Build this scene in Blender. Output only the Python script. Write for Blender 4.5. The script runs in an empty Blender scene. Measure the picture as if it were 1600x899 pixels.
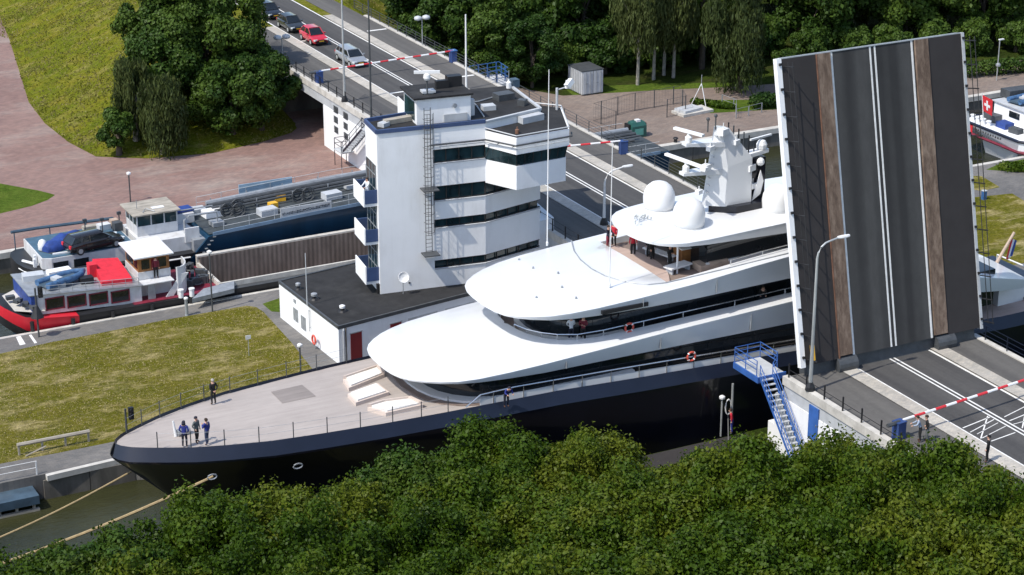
import bpy, bmesh, math, random
import numpy as np
from mathutils import Vector, Matrix
random.seed(7); rng=np.random.default_rng(7)
S=bpy.context.scene
COL=S.collection
R=math.radians
# ---------------------------------------------------------------- camera
YAW,PIT,FPX,HC=R(27.5),R(21.05),3316.0,60.0
cam=bpy.data.cameras.new('Camera'); cam.sensor_width=36; cam.lens=FPX*36/1600; cam.clip_start=1; cam.clip_end=3000
camo=bpy.data.objects.new('Camera',cam); COL.objects.link(camo)
camo.location=(0,0,HC); camo.rotation_euler=(math.pi/2-PIT,0,-YAW); S.camera=camo
# ---------------------------------------------------------------- sky, sun, exposure
SUN_AZ,SUN_EL=R(191),R(54.5)
W=bpy.data.worlds.new('World'); S.world=W; W.use_nodes=True
wn=W.node_tree; bg=wn.nodes['Background']; sky=wn.nodes.new('ShaderNodeTexSky'); sky.sky_type='NISHITA'; sky.sun_disc=False
sky.sun_elevation=SUN_EL; sky.sun_rotation=R(90)-SUN_AZ; sky.air_density=1.0; sky.dust_density=1.2; sky.ozone_density=1.5
wn.links.new(sky.outputs[0],bg.inputs[0]); bg.inputs[1].default_value=0.15
sd=bpy.data.lights.new('Sun','SUN'); sd.energy=3.0; sd.angle=R(0.53); sd.color=(1.0,0.94,0.84)
so=bpy.data.objects.new('Sun',sd); COL.objects.link(so)
ld=Vector((-math.cos(SUN_AZ)*math.cos(SUN_EL),-math.sin(SUN_AZ)*math.cos(SUN_EL),-math.sin(SUN_EL)))
so.rotation_euler=ld.to_track_quat('-Z','Y').to_euler(); so.location=(-100,0,150)
S.view_settings.view_transform='Standard'; S.view_settings.look='None'; S.view_settings.exposure=0.54; S.view_settings.gamma=1
S.view_settings.use_curve_mapping=False
S.cycles.max_bounces=6; S.cycles.transparent_max_bounces=4
# ---------------------------------------------------------------- survey helpers: a sight line met with a known level or plane gives a point
_f=Vector((math.sin(YAW)*math.cos(PIT),math.cos(YAW)*math.cos(PIT),-math.sin(PIT))); _r=Vector((math.cos(YAW),-math.sin(YAW),0)); _u=_r.cross(_f)
_o=Vector((0,0,HC))
def ray(x,y): return _f+_r*((x-800)/FPX)-_u*((y-449.5)/FPX)
def G(x,y,z=0.0):
    d=ray(x,y); return _o+d*((z-HC)/d.z)
def GY(x,y,Y):
    d=ray(x,y); return _o+d*(Y/d.y)
def GX(x,y,X):
    d=ray(x,y); return _o+d*(X/d.x)
def PR(p):
    d=Vector(p)-_o; w=d.dot(_f); return 800+FPX*d.dot(_r)/w,449.5-FPX*d.dot(_u)/w
def Gs(pts,z=0.0): return [tuple(G(x,y,z)[:2]) for x,y in pts]
# ---------------------------------------------------------------- materials
MATS={}
def newmat(name):
    m=bpy.data.materials.new(name); m.use_nodes=True; nt=m.node_tree; b=nt.nodes['Principled BSDF']; MATS[name]=m; return m,nt,b
def N(nt,t,**k):
    n=nt.nodes.new(t)
    for a,v in k.items(): setattr(n,a,v)
    return n
def pos(nt,scale=(1,1,1)):
    g=N(nt,'ShaderNodeNewGeometry'); m=N(nt,'ShaderNodeMapping'); m.inputs['Scale'].default_value=scale
    nt.links.new(g.outputs['Position'],m.inputs['Vector']); return m.outputs['Vector']
def noise(nt,vec,scale,detail=4,rough=.55):
    n=N(nt,'ShaderNodeTexNoise'); n.inputs['Scale'].default_value=scale; n.inputs['Detail'].default_value=detail; n.inputs['Roughness'].default_value=rough
    nt.links.new(vec,n.inputs['Vector']); return n.outputs['Fac']
def ramp(nt,fac,stops):
    r=N(nt,'ShaderNodeValToRGB'); e=r.color_ramp.elements
    while len(e)<len(stops): e.new(.5)
    for i,(p,c) in enumerate(stops):
        e[i].position=p; e[i].color=(c[0],c[1],c[2],1) if not isinstance(c,(int,float)) else (c,c,c,1)
    nt.links.new(fac,r.inputs[0]); return r.outputs[0]
def mixc(nt,fac,a,b,mode='MIX'):
    m=N(nt,'ShaderNodeMix',data_type='RGBA',blend_type=mode)
    if isinstance(fac,(int,float)): m.inputs[0].default_value=fac
    else: nt.links.new(fac,m.inputs[0])
    for s,v in ((6,a),(7,b)):
        if isinstance(v,tuple): m.inputs[s].default_value=(v[0],v[1],v[2],1)
        else: nt.links.new(v,m.inputs[s])
    return m.outputs[2]
def bump(nt,b,fac,strength=.3,dist=.05):
    n=N(nt,'ShaderNodeBump'); n.inputs['Strength'].default_value=strength; n.inputs['Distance'].default_value=dist
    nt.links.new(fac,n.inputs['Height']); nt.links.new(n.outputs[0],b.inputs['Normal'])
def mat(name,col,rough=.6,metal=0.,var=.15,scale=.8,coat=0.,spec=None,stretch=(1,1,1),dirt=None,dscale=.35):
    m,nt,b=newmat(name); v=pos(nt,stretch)
    f=noise(nt,v,scale,5,.6)
    lo=tuple(max(0,c*(1-var)) for c in col); hi=tuple(min(1,c*(1+var)) for c in col)
    c=ramp(nt,f,[(.3,lo),(.7,hi)])
    if dirt:
        f2=noise(nt,pos(nt,(1,1,.35)),dscale,6,.65); k=ramp(nt,f2,[(.52,0.),(.72,.55)]); f3=noise(nt,pos(nt,(2.2,2.2,.10)),1.3,5,.7); k=mixc(nt,.3,k,ramp(nt,f3,[(.5,0.),(.75,.4)])); c=mixc(nt,k,c,dirt)
    nt.links.new(c,b.inputs['Base Color']); b.inputs['Roughness'].default_value=rough; b.inputs['Metallic'].default_value=metal
    if coat: b.inputs['Coat Weight'].default_value=coat; b.inputs['Coat Roughness'].default_value=.05
    if spec is not None: b.inputs['Specular IOR Level'].default_value=spec
    return m
white=mat('white_render',(.82,.83,.84),.65,var=.03,scale=.5,dirt=(.55,.54,.52),dscale=.4)
yachtw=mat('yacht_white_paint',(.68,.695,.71),.28,var=.012,coat=.4)
yachtg=mat('yacht_cream_paint',(.74,.74,.73),.3,var=.02,coat=.3)
boatw=mat('boat_white',(.60,.61,.62),.5,var=.08,scale=1.5,dirt=(.30,.26,.22),dscale=1.2)
navy=mat('navy_paint',(.010,.014,.028),.35,var=.2,scale=.3,coat=.12,spec=.35)
hullblk=mat('hull_dark_navy',(.005,.006,.012),.3,var=.3,scale=.3,coat=.45,spec=.3)
glass=mat('dark_glass',(.012,.016,.020),.06,var=.4,scale=.5,spec=.6)
tglass=mat('tower_glass',(.015,.036,.042),.07,var=.7,scale=.7,spec=.7,stretch=(1,1,.4))
black=mat('black_paint',(.015,.015,.017),.5,var=.3)
dgrey=mat('dark_grey_metal',(.06,.065,.07),.5,var=.25,scale=2)
grey=mat('grey_metal',(.32,.34,.36),.45,.3,var=.2,scale=2)
lgrey=mat('light_grey_paint',(.46,.48,.50),.5,var=.12,scale=1.5)
galv=mat('galvanised_steel',(.48,.5,.5),.45,.5,var=.15)
steel=mat('stainless',(.7,.7,.7),.25,.9,var=.05)
bluep=mat('blue_paint',(.04,.12,.30),.45,var=.2,scale=1.5)
bluest=mat('stair_blue',(.04,.12,.38),.45,var=.2,scale=1.5)
bluedk=mat('deck_blue',(.05,.085,.12),.6,var=.3,scale=1.2,dirt=(.12,.14,.16))
bargeblue=mat('barge_blue',(.006,.036,.075),.35,var=.3,scale=.6,stretch=(1,1,.2),coat=.2)
navyedge=mat('roof_edge_blue',(.04,.07,.16),.5,var=.2)
redp=mat('red_paint',(.58,.02,.035),.4,var=.12)
redcl=mat('red_canvas',(.62,.02,.04),.8,var=.15,scale=3)
maroon=mat('maroon_deck',(.16,.012,.03),.6,var=.3,scale=1.5)
doorred=mat('door_red',(.22,.012,.018),.5,var=.1)
bluecl=mat('blue_tarp',(.018,.05,.22),.6,var=.35,scale=2.5)
bluecl2=mat('tender_blue',(.05,.12,.24),.7,var=.4,scale=3)
wood=mat('varnished_wood',(.28,.12,.04),.4,var=.3,scale=2)
oldwood=mat('weathered_wood',(.33,.30,.25),.8,var=.35,scale=3,stretch=(.3,1,1))
rope=mat('tan_rope',(.36,.27,.14),.8,var=.2,scale=3)
creamr=mat('cream_rim',(.60,.51,.45),.7,var=.05)
cream=mat('cream_cushion',(.72,.70,.67),.8,var=.05)
tanc=mat('tan_wood_trim',(.46,.35,.27),.6,var=.15,scale=2)
concrete=mat('pale_concrete',(.50,.48,.44),.85,var=.2,scale=1.2,dirt=(.25,.24,.21),dscale=.8)
lwall=mat('lock_wall_concrete',(.13,.12,.105),.85,var=.45,scale=.9,stretch=(1,1,.3),dirt=(.05,.05,.04),dscale=.6)
roofblk=mat('bitumen_roof',(.014,.014,.015),.9,var=.5,scale=.9,dirt=(.060,.060,.058),dscale=.45)
orange=mat('orange_plastic',(.60,.09,.06),.5,var=.1)
yellow=mat('yellow_paint',(.75,.42,.03),.5,var=.1)
wred=mat('boom_red',(.62,.03,.04),.5,var=.08); wwhite=mat('boom_white',(.8,.8,.8),.5,var=.04)
green=mat('dark_green_plastic',(.02,.09,.075),.5,var=.2)
radome=mat('radome_white',(.74,.745,.745),.4,var=.01)
tyre=mat('tyre_rubber',(.02,.02,.02),.8,var=.2)
rust=mat('rusty_metal',(.16,.08,.05),.8,var=.4,scale=2)
skin=mat('skin',(.55,.33,.24),.6,var=.08)
markw=mat('road_paint',(.72,.72,.70),.7,var=.12,scale=3)
flagw=mat('flag_white',(.8,.8,.8),.8,var=.03); flagb=mat('flag_blue',(.04,.08,.3),.8,var=.05)
glassy=mat('lamp_glass',(.6,.65,.66),.15,var=.05)
lamp_red=mat('signal_lens',(.25,.02,.02),.3,var=.1)
# asphalt with worn wheel tracks along the road (Y)
def asphalt(name,base,light):
    m,nt,b=newmat(name)
    f=noise(nt,pos(nt,(1.1,.03,1)),1.0,3,.5); f2=noise(nt,pos(nt),3.0,6,.7); f3=noise(nt,pos(nt),.22,5,.6)
    c=ramp(nt,f,[(.35,base),(.68,light)]); c=mixc(nt,.5,c,ramp(nt,f2,[(.3,.75),(.7,1.2)]),'MULTIPLY'); c=mixc(nt,ramp(nt,f3,[(.5,0.),(.75,.5)]),c,light)
    nt.links.new(c,b.inputs['Base Color']); b.inputs['Roughness'].default_value=.9; bump(nt,b,f2,.2,.02)
asphalt('road_asphalt',(.046,.045,.046),(.076,.074,.072)); asph=MATS['road_asphalt']
asphalt('walk_asphalt',(.075,.072,.069),(.112,.107,.10)); wasph=MATS['walk_asphalt']
# drawbridge deck: tracks run up the slab (Z)
m,nt,b=newmat('leaf_asphalt')
f=noise(nt,pos(nt,(.75,.01,.01)),1.0,1,.5); f2=noise(nt,pos(nt,(1,.5,.5)),1.4,8,.75)
c=ramp(nt,f,[(.40,(.024,.024,.0245)),(.66,(.056,.056,.055))]); c=mixc(nt,.6,c,ramp(nt,f2,[(.3,.7),(.7,1.25)]),'MULTIPLY')
nt.links.new(c,b.inputs['Base Color']); b.inputs['Roughness'].default_value=.85; leafasph=m
mat('leaf_walk_quay_shade',(.028,.025,.0255),.9,var=.15,scale=.8)
m,nt,b=newmat('leaf_timber'); f=noise(nt,pos(nt,(1.2,.5,.35)),1.8,9,.75)
c=ramp(nt,f,[(.28,(.045,.028,.02)),(.46,(.13,.088,.063)),(.72,(.30,.225,.17))]); nt.links.new(c,b.inputs['Base Color']); b.inputs['Roughness'].default_value=.9; leaftim=m
# brick paving
def brick(name,a,bb,cc,s):
    m,nt,b=newmat(name); f=noise(nt,pos(nt),.09,6,.6); f2=noise(nt,pos(nt,(.8,1.0,1)),1.1,7,.75); f3=noise(nt,pos(nt,(.4,1,1)),.14,7,.68)
    c=ramp(nt,f,[(.3,a),(.7,bb)]); c=mixc(nt,ramp(nt,f3,[(.5,0.),(.68,.75)]),c,cc)
    br=N(nt,'ShaderNodeTexBrick'); br.inputs['Scale'].default_value=s; br.inputs['Color1'].default_value=(1.12,1.08,1.05,1); br.inputs['Color2'].default_value=(.86,.86,.88,1); br.inputs['Mortar'].default_value=(.7,.7,.7,1); br.inputs['Mortar Size'].default_value=.012
    nt.links.new(pos(nt),br.inputs['Vector']); c=mixc(nt,1.0,c,br.outputs[0],'MULTIPLY'); c=mixc(nt,.8,c,ramp(nt,f2,[(.3,.78),(.7,1.18)]),'MULTIPLY')
    nt.links.new(c,b.inputs['Base Color']); b.inputs['Roughness'].default_value=.9; return m
brickr=brick('red_brick_paving',(.20,.122,.105),(.265,.175,.15),(.32,.275,.24),1.2)
brickp=brick('brown_brick_paving',(.165,.125,.105),(.225,.182,.152),(.26,.225,.195),1.2)
paver=brick('grey_pavers',(.11,.108,.105),(.165,.16,.15),(.22,.21,.195),1.4)
strip=brick('pale_stone_strip',(.36,.34,.30),(.50,.48,.43),(.30,.29,.25),2.0)
# grass
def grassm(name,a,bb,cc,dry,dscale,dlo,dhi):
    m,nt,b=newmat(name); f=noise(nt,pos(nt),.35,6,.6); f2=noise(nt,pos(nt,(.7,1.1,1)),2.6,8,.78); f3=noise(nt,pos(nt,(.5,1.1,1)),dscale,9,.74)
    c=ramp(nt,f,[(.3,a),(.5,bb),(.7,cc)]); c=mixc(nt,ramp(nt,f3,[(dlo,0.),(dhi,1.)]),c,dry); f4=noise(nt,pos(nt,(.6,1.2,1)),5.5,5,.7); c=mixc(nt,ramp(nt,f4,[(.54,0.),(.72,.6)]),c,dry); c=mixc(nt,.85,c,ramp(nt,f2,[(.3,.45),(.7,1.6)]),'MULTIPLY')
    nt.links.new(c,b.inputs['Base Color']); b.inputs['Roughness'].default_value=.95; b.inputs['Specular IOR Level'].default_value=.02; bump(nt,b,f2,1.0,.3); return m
grassI=grassm('island_grass',(.095,.103,.010),(.13,.125,.014),(.165,.145,.024),(.44,.36,.18),.50,.50,.68)
grassB=grassm('bank_grass',(.09,.122,.010),(.135,.15,.012),(.185,.165,.02),(.30,.25,.09),.45,.52,.74)
grassL=grassm('lawn_grass',(.055,.10,.012),(.09,.14,.02),(.11,.15,.025),(.16,.15,.05),.4,.62,.85)
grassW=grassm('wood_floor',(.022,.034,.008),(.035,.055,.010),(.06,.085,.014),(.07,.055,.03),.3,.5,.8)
# teak
def teak(name,a,bb,sx):
    m,nt,b=newmat(name); w=N(nt,'ShaderNodeTexWave',wave_type='BANDS',bands_direction='Y'); w.inputs['Scale'].default_value=sx; w.inputs['Distortion'].default_value=0
    nt.links.new(pos(nt),w.inputs['Vector']); f=noise(nt,pos(nt,(.25,3,1)),1.3,5,.7); f0=noise(nt,pos(nt),.35,4,.6)
    c=ramp(nt,f,[(.3,a),(.7,bb)]); c=mixc(nt,ramp(nt,w.outputs['Fac'],[(0,0.),(.12,0.)]) if False else ramp(nt,w.outputs['Fac'],[(.0,.45),(.10,0.)]),c,tuple(x*.5 for x in a)); c=mixc(nt,.5,c,ramp(nt,f0,[(.3,.85),(.7,1.15)]),'MULTIPLY')
    nt.links.new(c,b.inputs['Base Color']); b.inputs['Roughness'].default_value=.75; return m
teakm=teak('foredeck_teak',(.345,.305,.28),(.42,.375,.345),2.4)
teakd=teak('deck_teak',(.18,.135,.115),(.24,.185,.155),2.4)
wornteak=teak('worn_teak',(.20,.175,.16),(.275,.24,.22),2.4)
teakp=teak('pale_teak',(.40,.30,.255),(.47,.36,.31),2.4)
# open hold planking
m,nt,b=newmat('hold_lining'); w=N(nt,'ShaderNodeTexWave',wave_type='BANDS',bands_direction='X'); w.inputs['Scale'].default_value=.8; w.inputs['Distortion'].default_value=.6
nt.links.new(pos(nt,(1,1,.1)),w.inputs['Vector']); f=noise(nt,pos(nt,(1,1,.25)),.9,6,.7)
c=ramp(nt,f,[(.3,(.09,.07,.06)),(.7,(.22,.18,.16))]); c=mixc(nt,.6,c,ramp(nt,w.outputs['Fac'],[(0,.55),(1,1.35)]),'MULTIPLY')
nt.links.new(c,b.inputs['Base Color']); b.inputs['Roughness'].default_value=.8; holdm=m
# water
m,nt,b=newmat('canal_water'); f=noise(nt,pos(nt,(1,2.2,1)),1.1,4,.6); f2=noise(nt,pos(nt,(.6,1,1)),.12,4,.6)
c=ramp(nt,f2,[(.35,(.018,.020,.008)),(.7,(.042,.043,.018))]); nt.links.new(c,b.inputs['Base Color']); b.inputs['Roughness'].default_value=.16; b.inputs['Specular IOR Level'].default_value=.22; bump(nt,b,f,.5,.14); waterm=m
# foliage
def leafm(name,a,bb,cc,tr=.25):
    m,nt,b=newmat(name); g=N(nt,'ShaderNodeObjectInfo'); f=noise(nt,pos(nt),.55,4,.6); f2=noise(nt,pos(nt),6.0,2,.5)
    ad=N(nt,'ShaderNodeMath',operation='MULTIPLY_ADD'); ad.inputs[1].default_value=.35; nt.links.new(g.outputs['Random'],ad.inputs[0]); nt.links.new(f,ad.inputs[2])
    c=ramp(nt,ad.outputs[0],[(.4,a),(.62,bb),(.85,cc)]); c=mixc(nt,.8,c,ramp(nt,f2,[(.3,.6),(.7,1.5)]),'MULTIPLY')
    nt.links.new(c,b.inputs['Base Color']); b.inputs['Roughness'].default_value=.5; b.inputs['Specular IOR Level'].default_value=.16
    t=N(nt,'ShaderNodeBsdfTranslucent'); nt.links.new(c,t.inputs[0]); mx=N(nt,'ShaderNodeMixShader'); mx.inputs[0].default_value=tr
    nt.links.new(b.outputs[0],mx.inputs[1]); nt.links.new(t.outputs[0],mx.inputs[2]); nt.links.new(mx.outputs[0],nt.nodes['Material Output'].inputs[0]); return m
leafF=leafm('canopy_leaves',(.028,.058,.003),(.047,.086,.005),(.10,.125,.010),.28)
leafT=leafm('blue_green_leaves',(.020,.050,.006),(.033,.072,.008),(.056,.09,.009))
leafD=leafm('dark_leaves',(.016,.042,.007),(.032,.066,.010),(.062,.105,.016),.2)
leafW=leafm('willow_leaves',(.035,.052,.016),(.055,.075,.022),(.08,.10,.03))
bark=mat('bark',(.07,.055,.04),.9,var=.35,scale=3); birchb=mat('pale_bark',(.28,.26,.22),.85,var=.35,scale=2.5)
# ---------------------------------------------------------------- mesh building
class M:
    def __init__(s): s.v=[]; s.f=[]; s.m=[]
    def add(s,vs,fs,mi=0):
        o=len(s.v); s.v+= [tuple(v) for v in vs]; s.f+=[tuple(i+o for i in f) for f in fs]; s.m+=[mi]*len(fs); return s
    def box(s,x0,y0,z0,x1,y1,z1,mi=0):
        v=[(x,y,z) for z in (z0,z1) for y in (y0,y1) for x in (x0,x1)]
        return s.add(v,[(0,2,3,1),(4,5,7,6),(0,1,5,4),(2,6,7,3),(0,4,6,2),(1,3,7,5)],mi)
    def obox(s,c,h,a=0.,mi=0,mat=None):
        mt=mat or Matrix.Rotation(a,3,'Z'); c=Vector(c)
        v=[c+mt@Vector((x*h[0],y*h[1],z*h[2])) for z in (-1,1) for y in (-1,1) for x in (-1,1)]
        return s.add(v,[(0,2,3,1),(4,5,7,6),(0,1,5,4),(2,6,7,3),(0,4,6,2),(1,3,7,5)],mi)
    def prism(s,p,z0,z1,mi=0,mt=None):
        n=len(p); a=sum(p[i][0]*p[(i+1)%n][1]-p[(i+1)%n][0]*p[i][1] for i in range(n))
        if a<0: p=p[::-1]
        z0=z0 if hasattr(z0,'__len__') else [z0]*n; z1=z1 if hasattr(z1,'__len__') else [z1]*n
        v=[(q[0],q[1],z) for q,z in zip(p,z0)]+[(q[0],q[1],z) for q,z in zip(p,z1)]
        s.add(v,[(i,(i+1)%n,n+(i+1)%n,n+i) for i in range(n)]+[tuple(range(n-1,-1,-1))],mi)
        return s.add([x for x in v[n:]],[tuple(range(n))],mi if mt is None else mt)
    def sheet(s,p,z,mi=0):
        n=len(p); a=sum(p[i][0]*p[(i+1)%n][1]-p[(i+1)%n][0]*p[i][1] for i in range(n))
        if a<0: p=p[::-1]
        return s.add([(q[0],q[1],z) for q in p],[tuple(range(n))],mi)
    def slab(s,pts,off,mi=0):   # planar polygon of 3d points thickened by vector off
        n=len(pts); off=Vector(off); v=[Vector(p) for p in pts]+[Vector(p)+off for p in pts]
        return s.add(v,[tuple(range(n-1,-1,-1)),tuple(range(n,2*n))]+[(i,(i+1)%n,n+(i+1)%n,n+i) for i in range(n)],mi)
    def tube(s,pts,r,n=6,mi=0,cap=True):
        pts=[Vector(p) for p in pts]; k=len(pts); rr=r if hasattr(r,'__len__') else [r]*k; rings=[]
        for i,p in enumerate(pts):
            t=(pts[min(i+1,k-1)]-pts[max(i-1,0)]).normalized(); a=t.orthogonal().normalized() if abs(t.z)>.9 else t.cross(Vector((0,0,1))).normalized(); b=t.cross(a)
            rings.append([p+(a*math.cos(2*math.pi*j/n)+b*math.sin(2*math.pi*j/n))*rr[i] for j in range(n)])
        return s.loft(rings,True,cap,mi)
    def loft(s,rings,closed=True,cap=True,mi=0):
        n=len(rings[0]); v=[p for r in rings for p in r]; fs=[]
        for i in range(len(rings)-1):
            for j in range(n if closed else n-1):
                fs.append((i*n+j,i*n+(j+1)%n,(i+1)*n+(j+1)%n,(i+1)*n+j))
        if cap and closed: fs+=[tuple(range(n-1,-1,-1)),tuple(range(len(v)-n,len(v)))]
        return s.add(v,fs,mi)
    def lathe(s,c,prof,n=16,mi=0):
        c=Vector(c); return s.loft([[c+Vector((r*math.cos(2*math.pi*j/n),r*math.sin(2*math.pi*j/n),z)) for j in range(n)] for r,z in prof],True,True,mi)
    def ball(s,c,r,n=10,mi=0,sz=1.):
        return s.lathe(c,[(max(1e-3,r*math.sin(math.pi*k/6)),-r*sz*math.cos(math.pi*k/6)) for k in range(7)],n,mi)
ORG={}
def mesh(m,name,mats,O=Vector((0,0,0)),smooth=False):
    me=bpy.data.meshes.new(name); me.from_pydata([tuple(Vector(v)-O) for v in m.v],[],m.f)
    for k in (mats if isinstance(mats,(list,tuple)) else [mats]): me.materials.append(MATS[k] if isinstance(k,str) else k)
    me.polygons.foreach_set('material_index',m.m)
    bm=bmesh.new(); bm.from_mesh(me); bmesh.ops.recalc_face_normals(bm,faces=[f for f in bm.faces]) if len(bm.faces)>1 else None; bm.to_mesh(me); bm.free()
    if smooth:
        me.polygons.foreach_set('use_smooth',[True]*len(me.polygons)); 
        if smooth!=1: me.set_sharp_from_angle(angle=R(smooth))
    me.update(); return me
def tag(o,label,cat,group=None):
    o['label']=label; o['category']=cat
    if group: o['group']=group
    return o
def thing(name,label,cat,loc=(0,0,0),group=None):
    o=bpy.data.objects.new(name,None); COL.objects.link(o); o.location=loc; o.empty_display_size=.3; ORG[o.name]=Vector(loc); return tag(o,label,cat,group)
def part(m,name,mats,par,smooth=False,label=None):
    O=ORG[par.name]; o=bpy.data.objects.new(name,mesh(m,name,mats,O,smooth)); COL.objects.link(o); o.parent=par; ORG[o.name]=O
    if label: o['label']=label
    return o
def solo(m,name,mats,label,cat,loc,group=None,smooth=False):
    O=Vector(loc); o=bpy.data.objects.new(name,mesh(m,name,mats,O,smooth)); COL.objects.link(o); o.location=O; ORG[o.name]=O; return tag(o,label,cat,group)
def struct(m,name,mats,smooth=False,kind='structure'):
    o=bpy.data.objects.new(name,mesh(m,name,mats,Vector((0,0,0)),smooth)); COL.objects.link(o); o['kind']=kind; return o
def copy_tree(o,par=None):
    c=o.copy(); COL.objects.link(c)
    if par: c.parent=par
    for ch in list(o.children): copy_tree(ch,c)
    return c
def dup(o,loc,rz=0,label=None,group=None,scale=None):
    c=copy_tree(o); c.location=loc; c.rotation_euler=(0,0,rz)
    if label: c['label']=label
    if group: c['group']=group
    if scale: c.scale=scale
    return c
def lerp(tab,x):
    for (a,b),(c,d) in zip(tab,tab[1:]):
        if x<=c: return b+(d-b)*max(0,(x-a))/(c-a)
    return tab[-1][1]
# ---------------------------------------------------------------- setting
ZW=-1.7; RZ=5.4
XL,XR=73.5,89.2      # bridge edges
struct(M().sheet([(-120,85),(420,85),(420,175),(-120,175)],ZW),'water',waterm)
g=M(); g.prism([(-120,164.4),(95,164.4),(95,470),(-120,470)],-6,0); struct(g,'brick_paving',brickr)
g=M(); g.prism([(95.0,164.6),(420,164.6),(420,470),(95.0,470)],-6,0); struct(g,'plaza_paving',brickp)
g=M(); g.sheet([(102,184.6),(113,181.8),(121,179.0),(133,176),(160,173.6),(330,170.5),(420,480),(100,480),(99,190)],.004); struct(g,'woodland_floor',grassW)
g=M(); g.sheet([(103,184.3),(113,181.5),(121,178.8),(121.5,180.2),(113,184.2),(103.5,187)],.010); struct(g,'grass_verge',grassL)
g=M(); g.sheet([(112,172.2),(118.5,170.3),(124,169.6),(126,171.5),(119,174),(113,177)],.010); struct(g,'grass_patch',grassL)
# island and south bank
isl=[(-120,122.2),(35.4,122.6),(37.5,121.9),(420,121.9),(420,146.4),(-120,146.4)]
g=M(); g.prism(isl,-6,0); struct(g,'island_paving',paver)
g=M(); g.sheet(Gs([(-60,566),(0,553),(80,535),(150,522),(270,498),(385,478),(400,480),(412,488),(455,535),(492,582)])+[(51.6,126.0)]+Gs([(180,690),(90,708),(0,725),(-60,737)]),.006); struct(g,'island_lawn',grassI)
g=M(); g.sheet(Gs([(410,475),(437,466),(437,488),(424,487)]),.006); struct(g,'small_lawn',grassL)
g=M(); g.sheet([(94,124),(116.6,124),(121.5,134.6),(122.2,138.4),(109,141),(94,143)],.006); struct(g,'east_lawn',grassI)
g=M(); g.sheet([(124.6,144.9),(127.4,142.4),(135,140.5),(150,140.5),(150,145.6),(127,145.8)],.006); struct(g,'east_shrub_bed',grassL)
g=M(); g.sheet([(120.2,140.2),(122.4,140.3),(123.0,143.6),(121.3,144.6),(118.5,143.6)],.006); struct(g,'east_grass_corner',grassI)
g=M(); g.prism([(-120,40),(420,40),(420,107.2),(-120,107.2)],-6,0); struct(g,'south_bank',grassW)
g=M(); g.sheet([(40,104.5),(73.3,104.5),(73.3,107.15),(40,107.15)],.006); struct(g,'south_quay_paving','leaf_walk_quay_shade')  # tree shade over the quay is put into this near-black paving colour
# pale coping lines along the lock sides
def coping(pts,w,name,label,z=.004,h=.16):
    g=M()
    for (x0,y0),(x1,y1) in zip(pts,pts[1:]):
        d=Vector((x1-x0,y1-y0,0)); n=Vector((-d.y,d.x,0)).normalized()*w/2
        g.prism([(x0-n.x,y0-n.y),(x1-n.x,y1-n.y),(x1+n.x,y1+n.y),(x0+n.x,y0+n.y)],-.35,h)
    solo(g,name,concrete,label,'quay coping',(pts[0][0],pts[0][1],0))
coping([(-60,164.5),(73.2,164.5)],.7,'quay_coping','pale concrete coping along the brick quay behind the blue barge')
coping([(89.6,164.7),(220,164.7)],.7,'quay_coping','pale concrete coping of the far quay in front of the green bottle bank')
coping([(-60,146.4),(58,146.4)],.35,'quay_coping','pale kerb of the island quay alongside the red barge',h=.05)
coping([(30.1,122.35),(36.2,122.7)],.35,'quay_coping','pale coping of the island corner in front of the yacht bow',h=.03)
coping([(94,121.95),(160,121.95)],.4,'quay_coping','pale coping of the island quay beside the yacht stern',h=.05)
coping([(94,146.3),(160,146.3)],.5,'quay_coping','pale coping of the island quay below the white barge',h=.05)
def lockwall(x0,x1,y,ny,name,label):
    g=M(); n=int((x1-x0)/4)+1
    for i in range(n): 
        a=x0+(x1-x0)*i/n; b=x0+(x1-x0)*(i+1)/n-.06
        g.box(a,min(y,y+ny*.12),-6,b,max(y,y+ny*.12),-.36)
    solo(g,name,lwall,label,'lock wall',(x0,y,ZW))
lockwall(-60,73,164.4,-1,'lock_wall','dark concrete wall of the far quay behind the blue barge')
lockwall(89.4,200,164.6,-1,'lock_wall','dark stained quay wall below the green bottle bank')
lockwall(29.9,36,122.5,-1,'lock_wall','dark concrete end wall of the island beside the yacht bow')
lockwall(-60,62,146.4,1,'lock_wall','dark wall of the island quay beside the red barge')
# lower landing stage at far left of the island
g=M(); g.box(-30,121.0,-1.2,29.2,122.9,-.62); solo(g,'landing_stage',bluedk,'low grey landing stage at the left edge by the water','landing stage',(20,122,ZW))
g=M()
for i in range(9): g.box(20+i*1.1,121.2,-4,20.16+i*1.1,121.4,-1.2)
g.box(-30,121.05,-1.75,29.2,121.3,-1.55); solo(g,'fender_frame',oldwood,'timber fender frame under the low landing stage','fender',(20,121,ZW))
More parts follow.
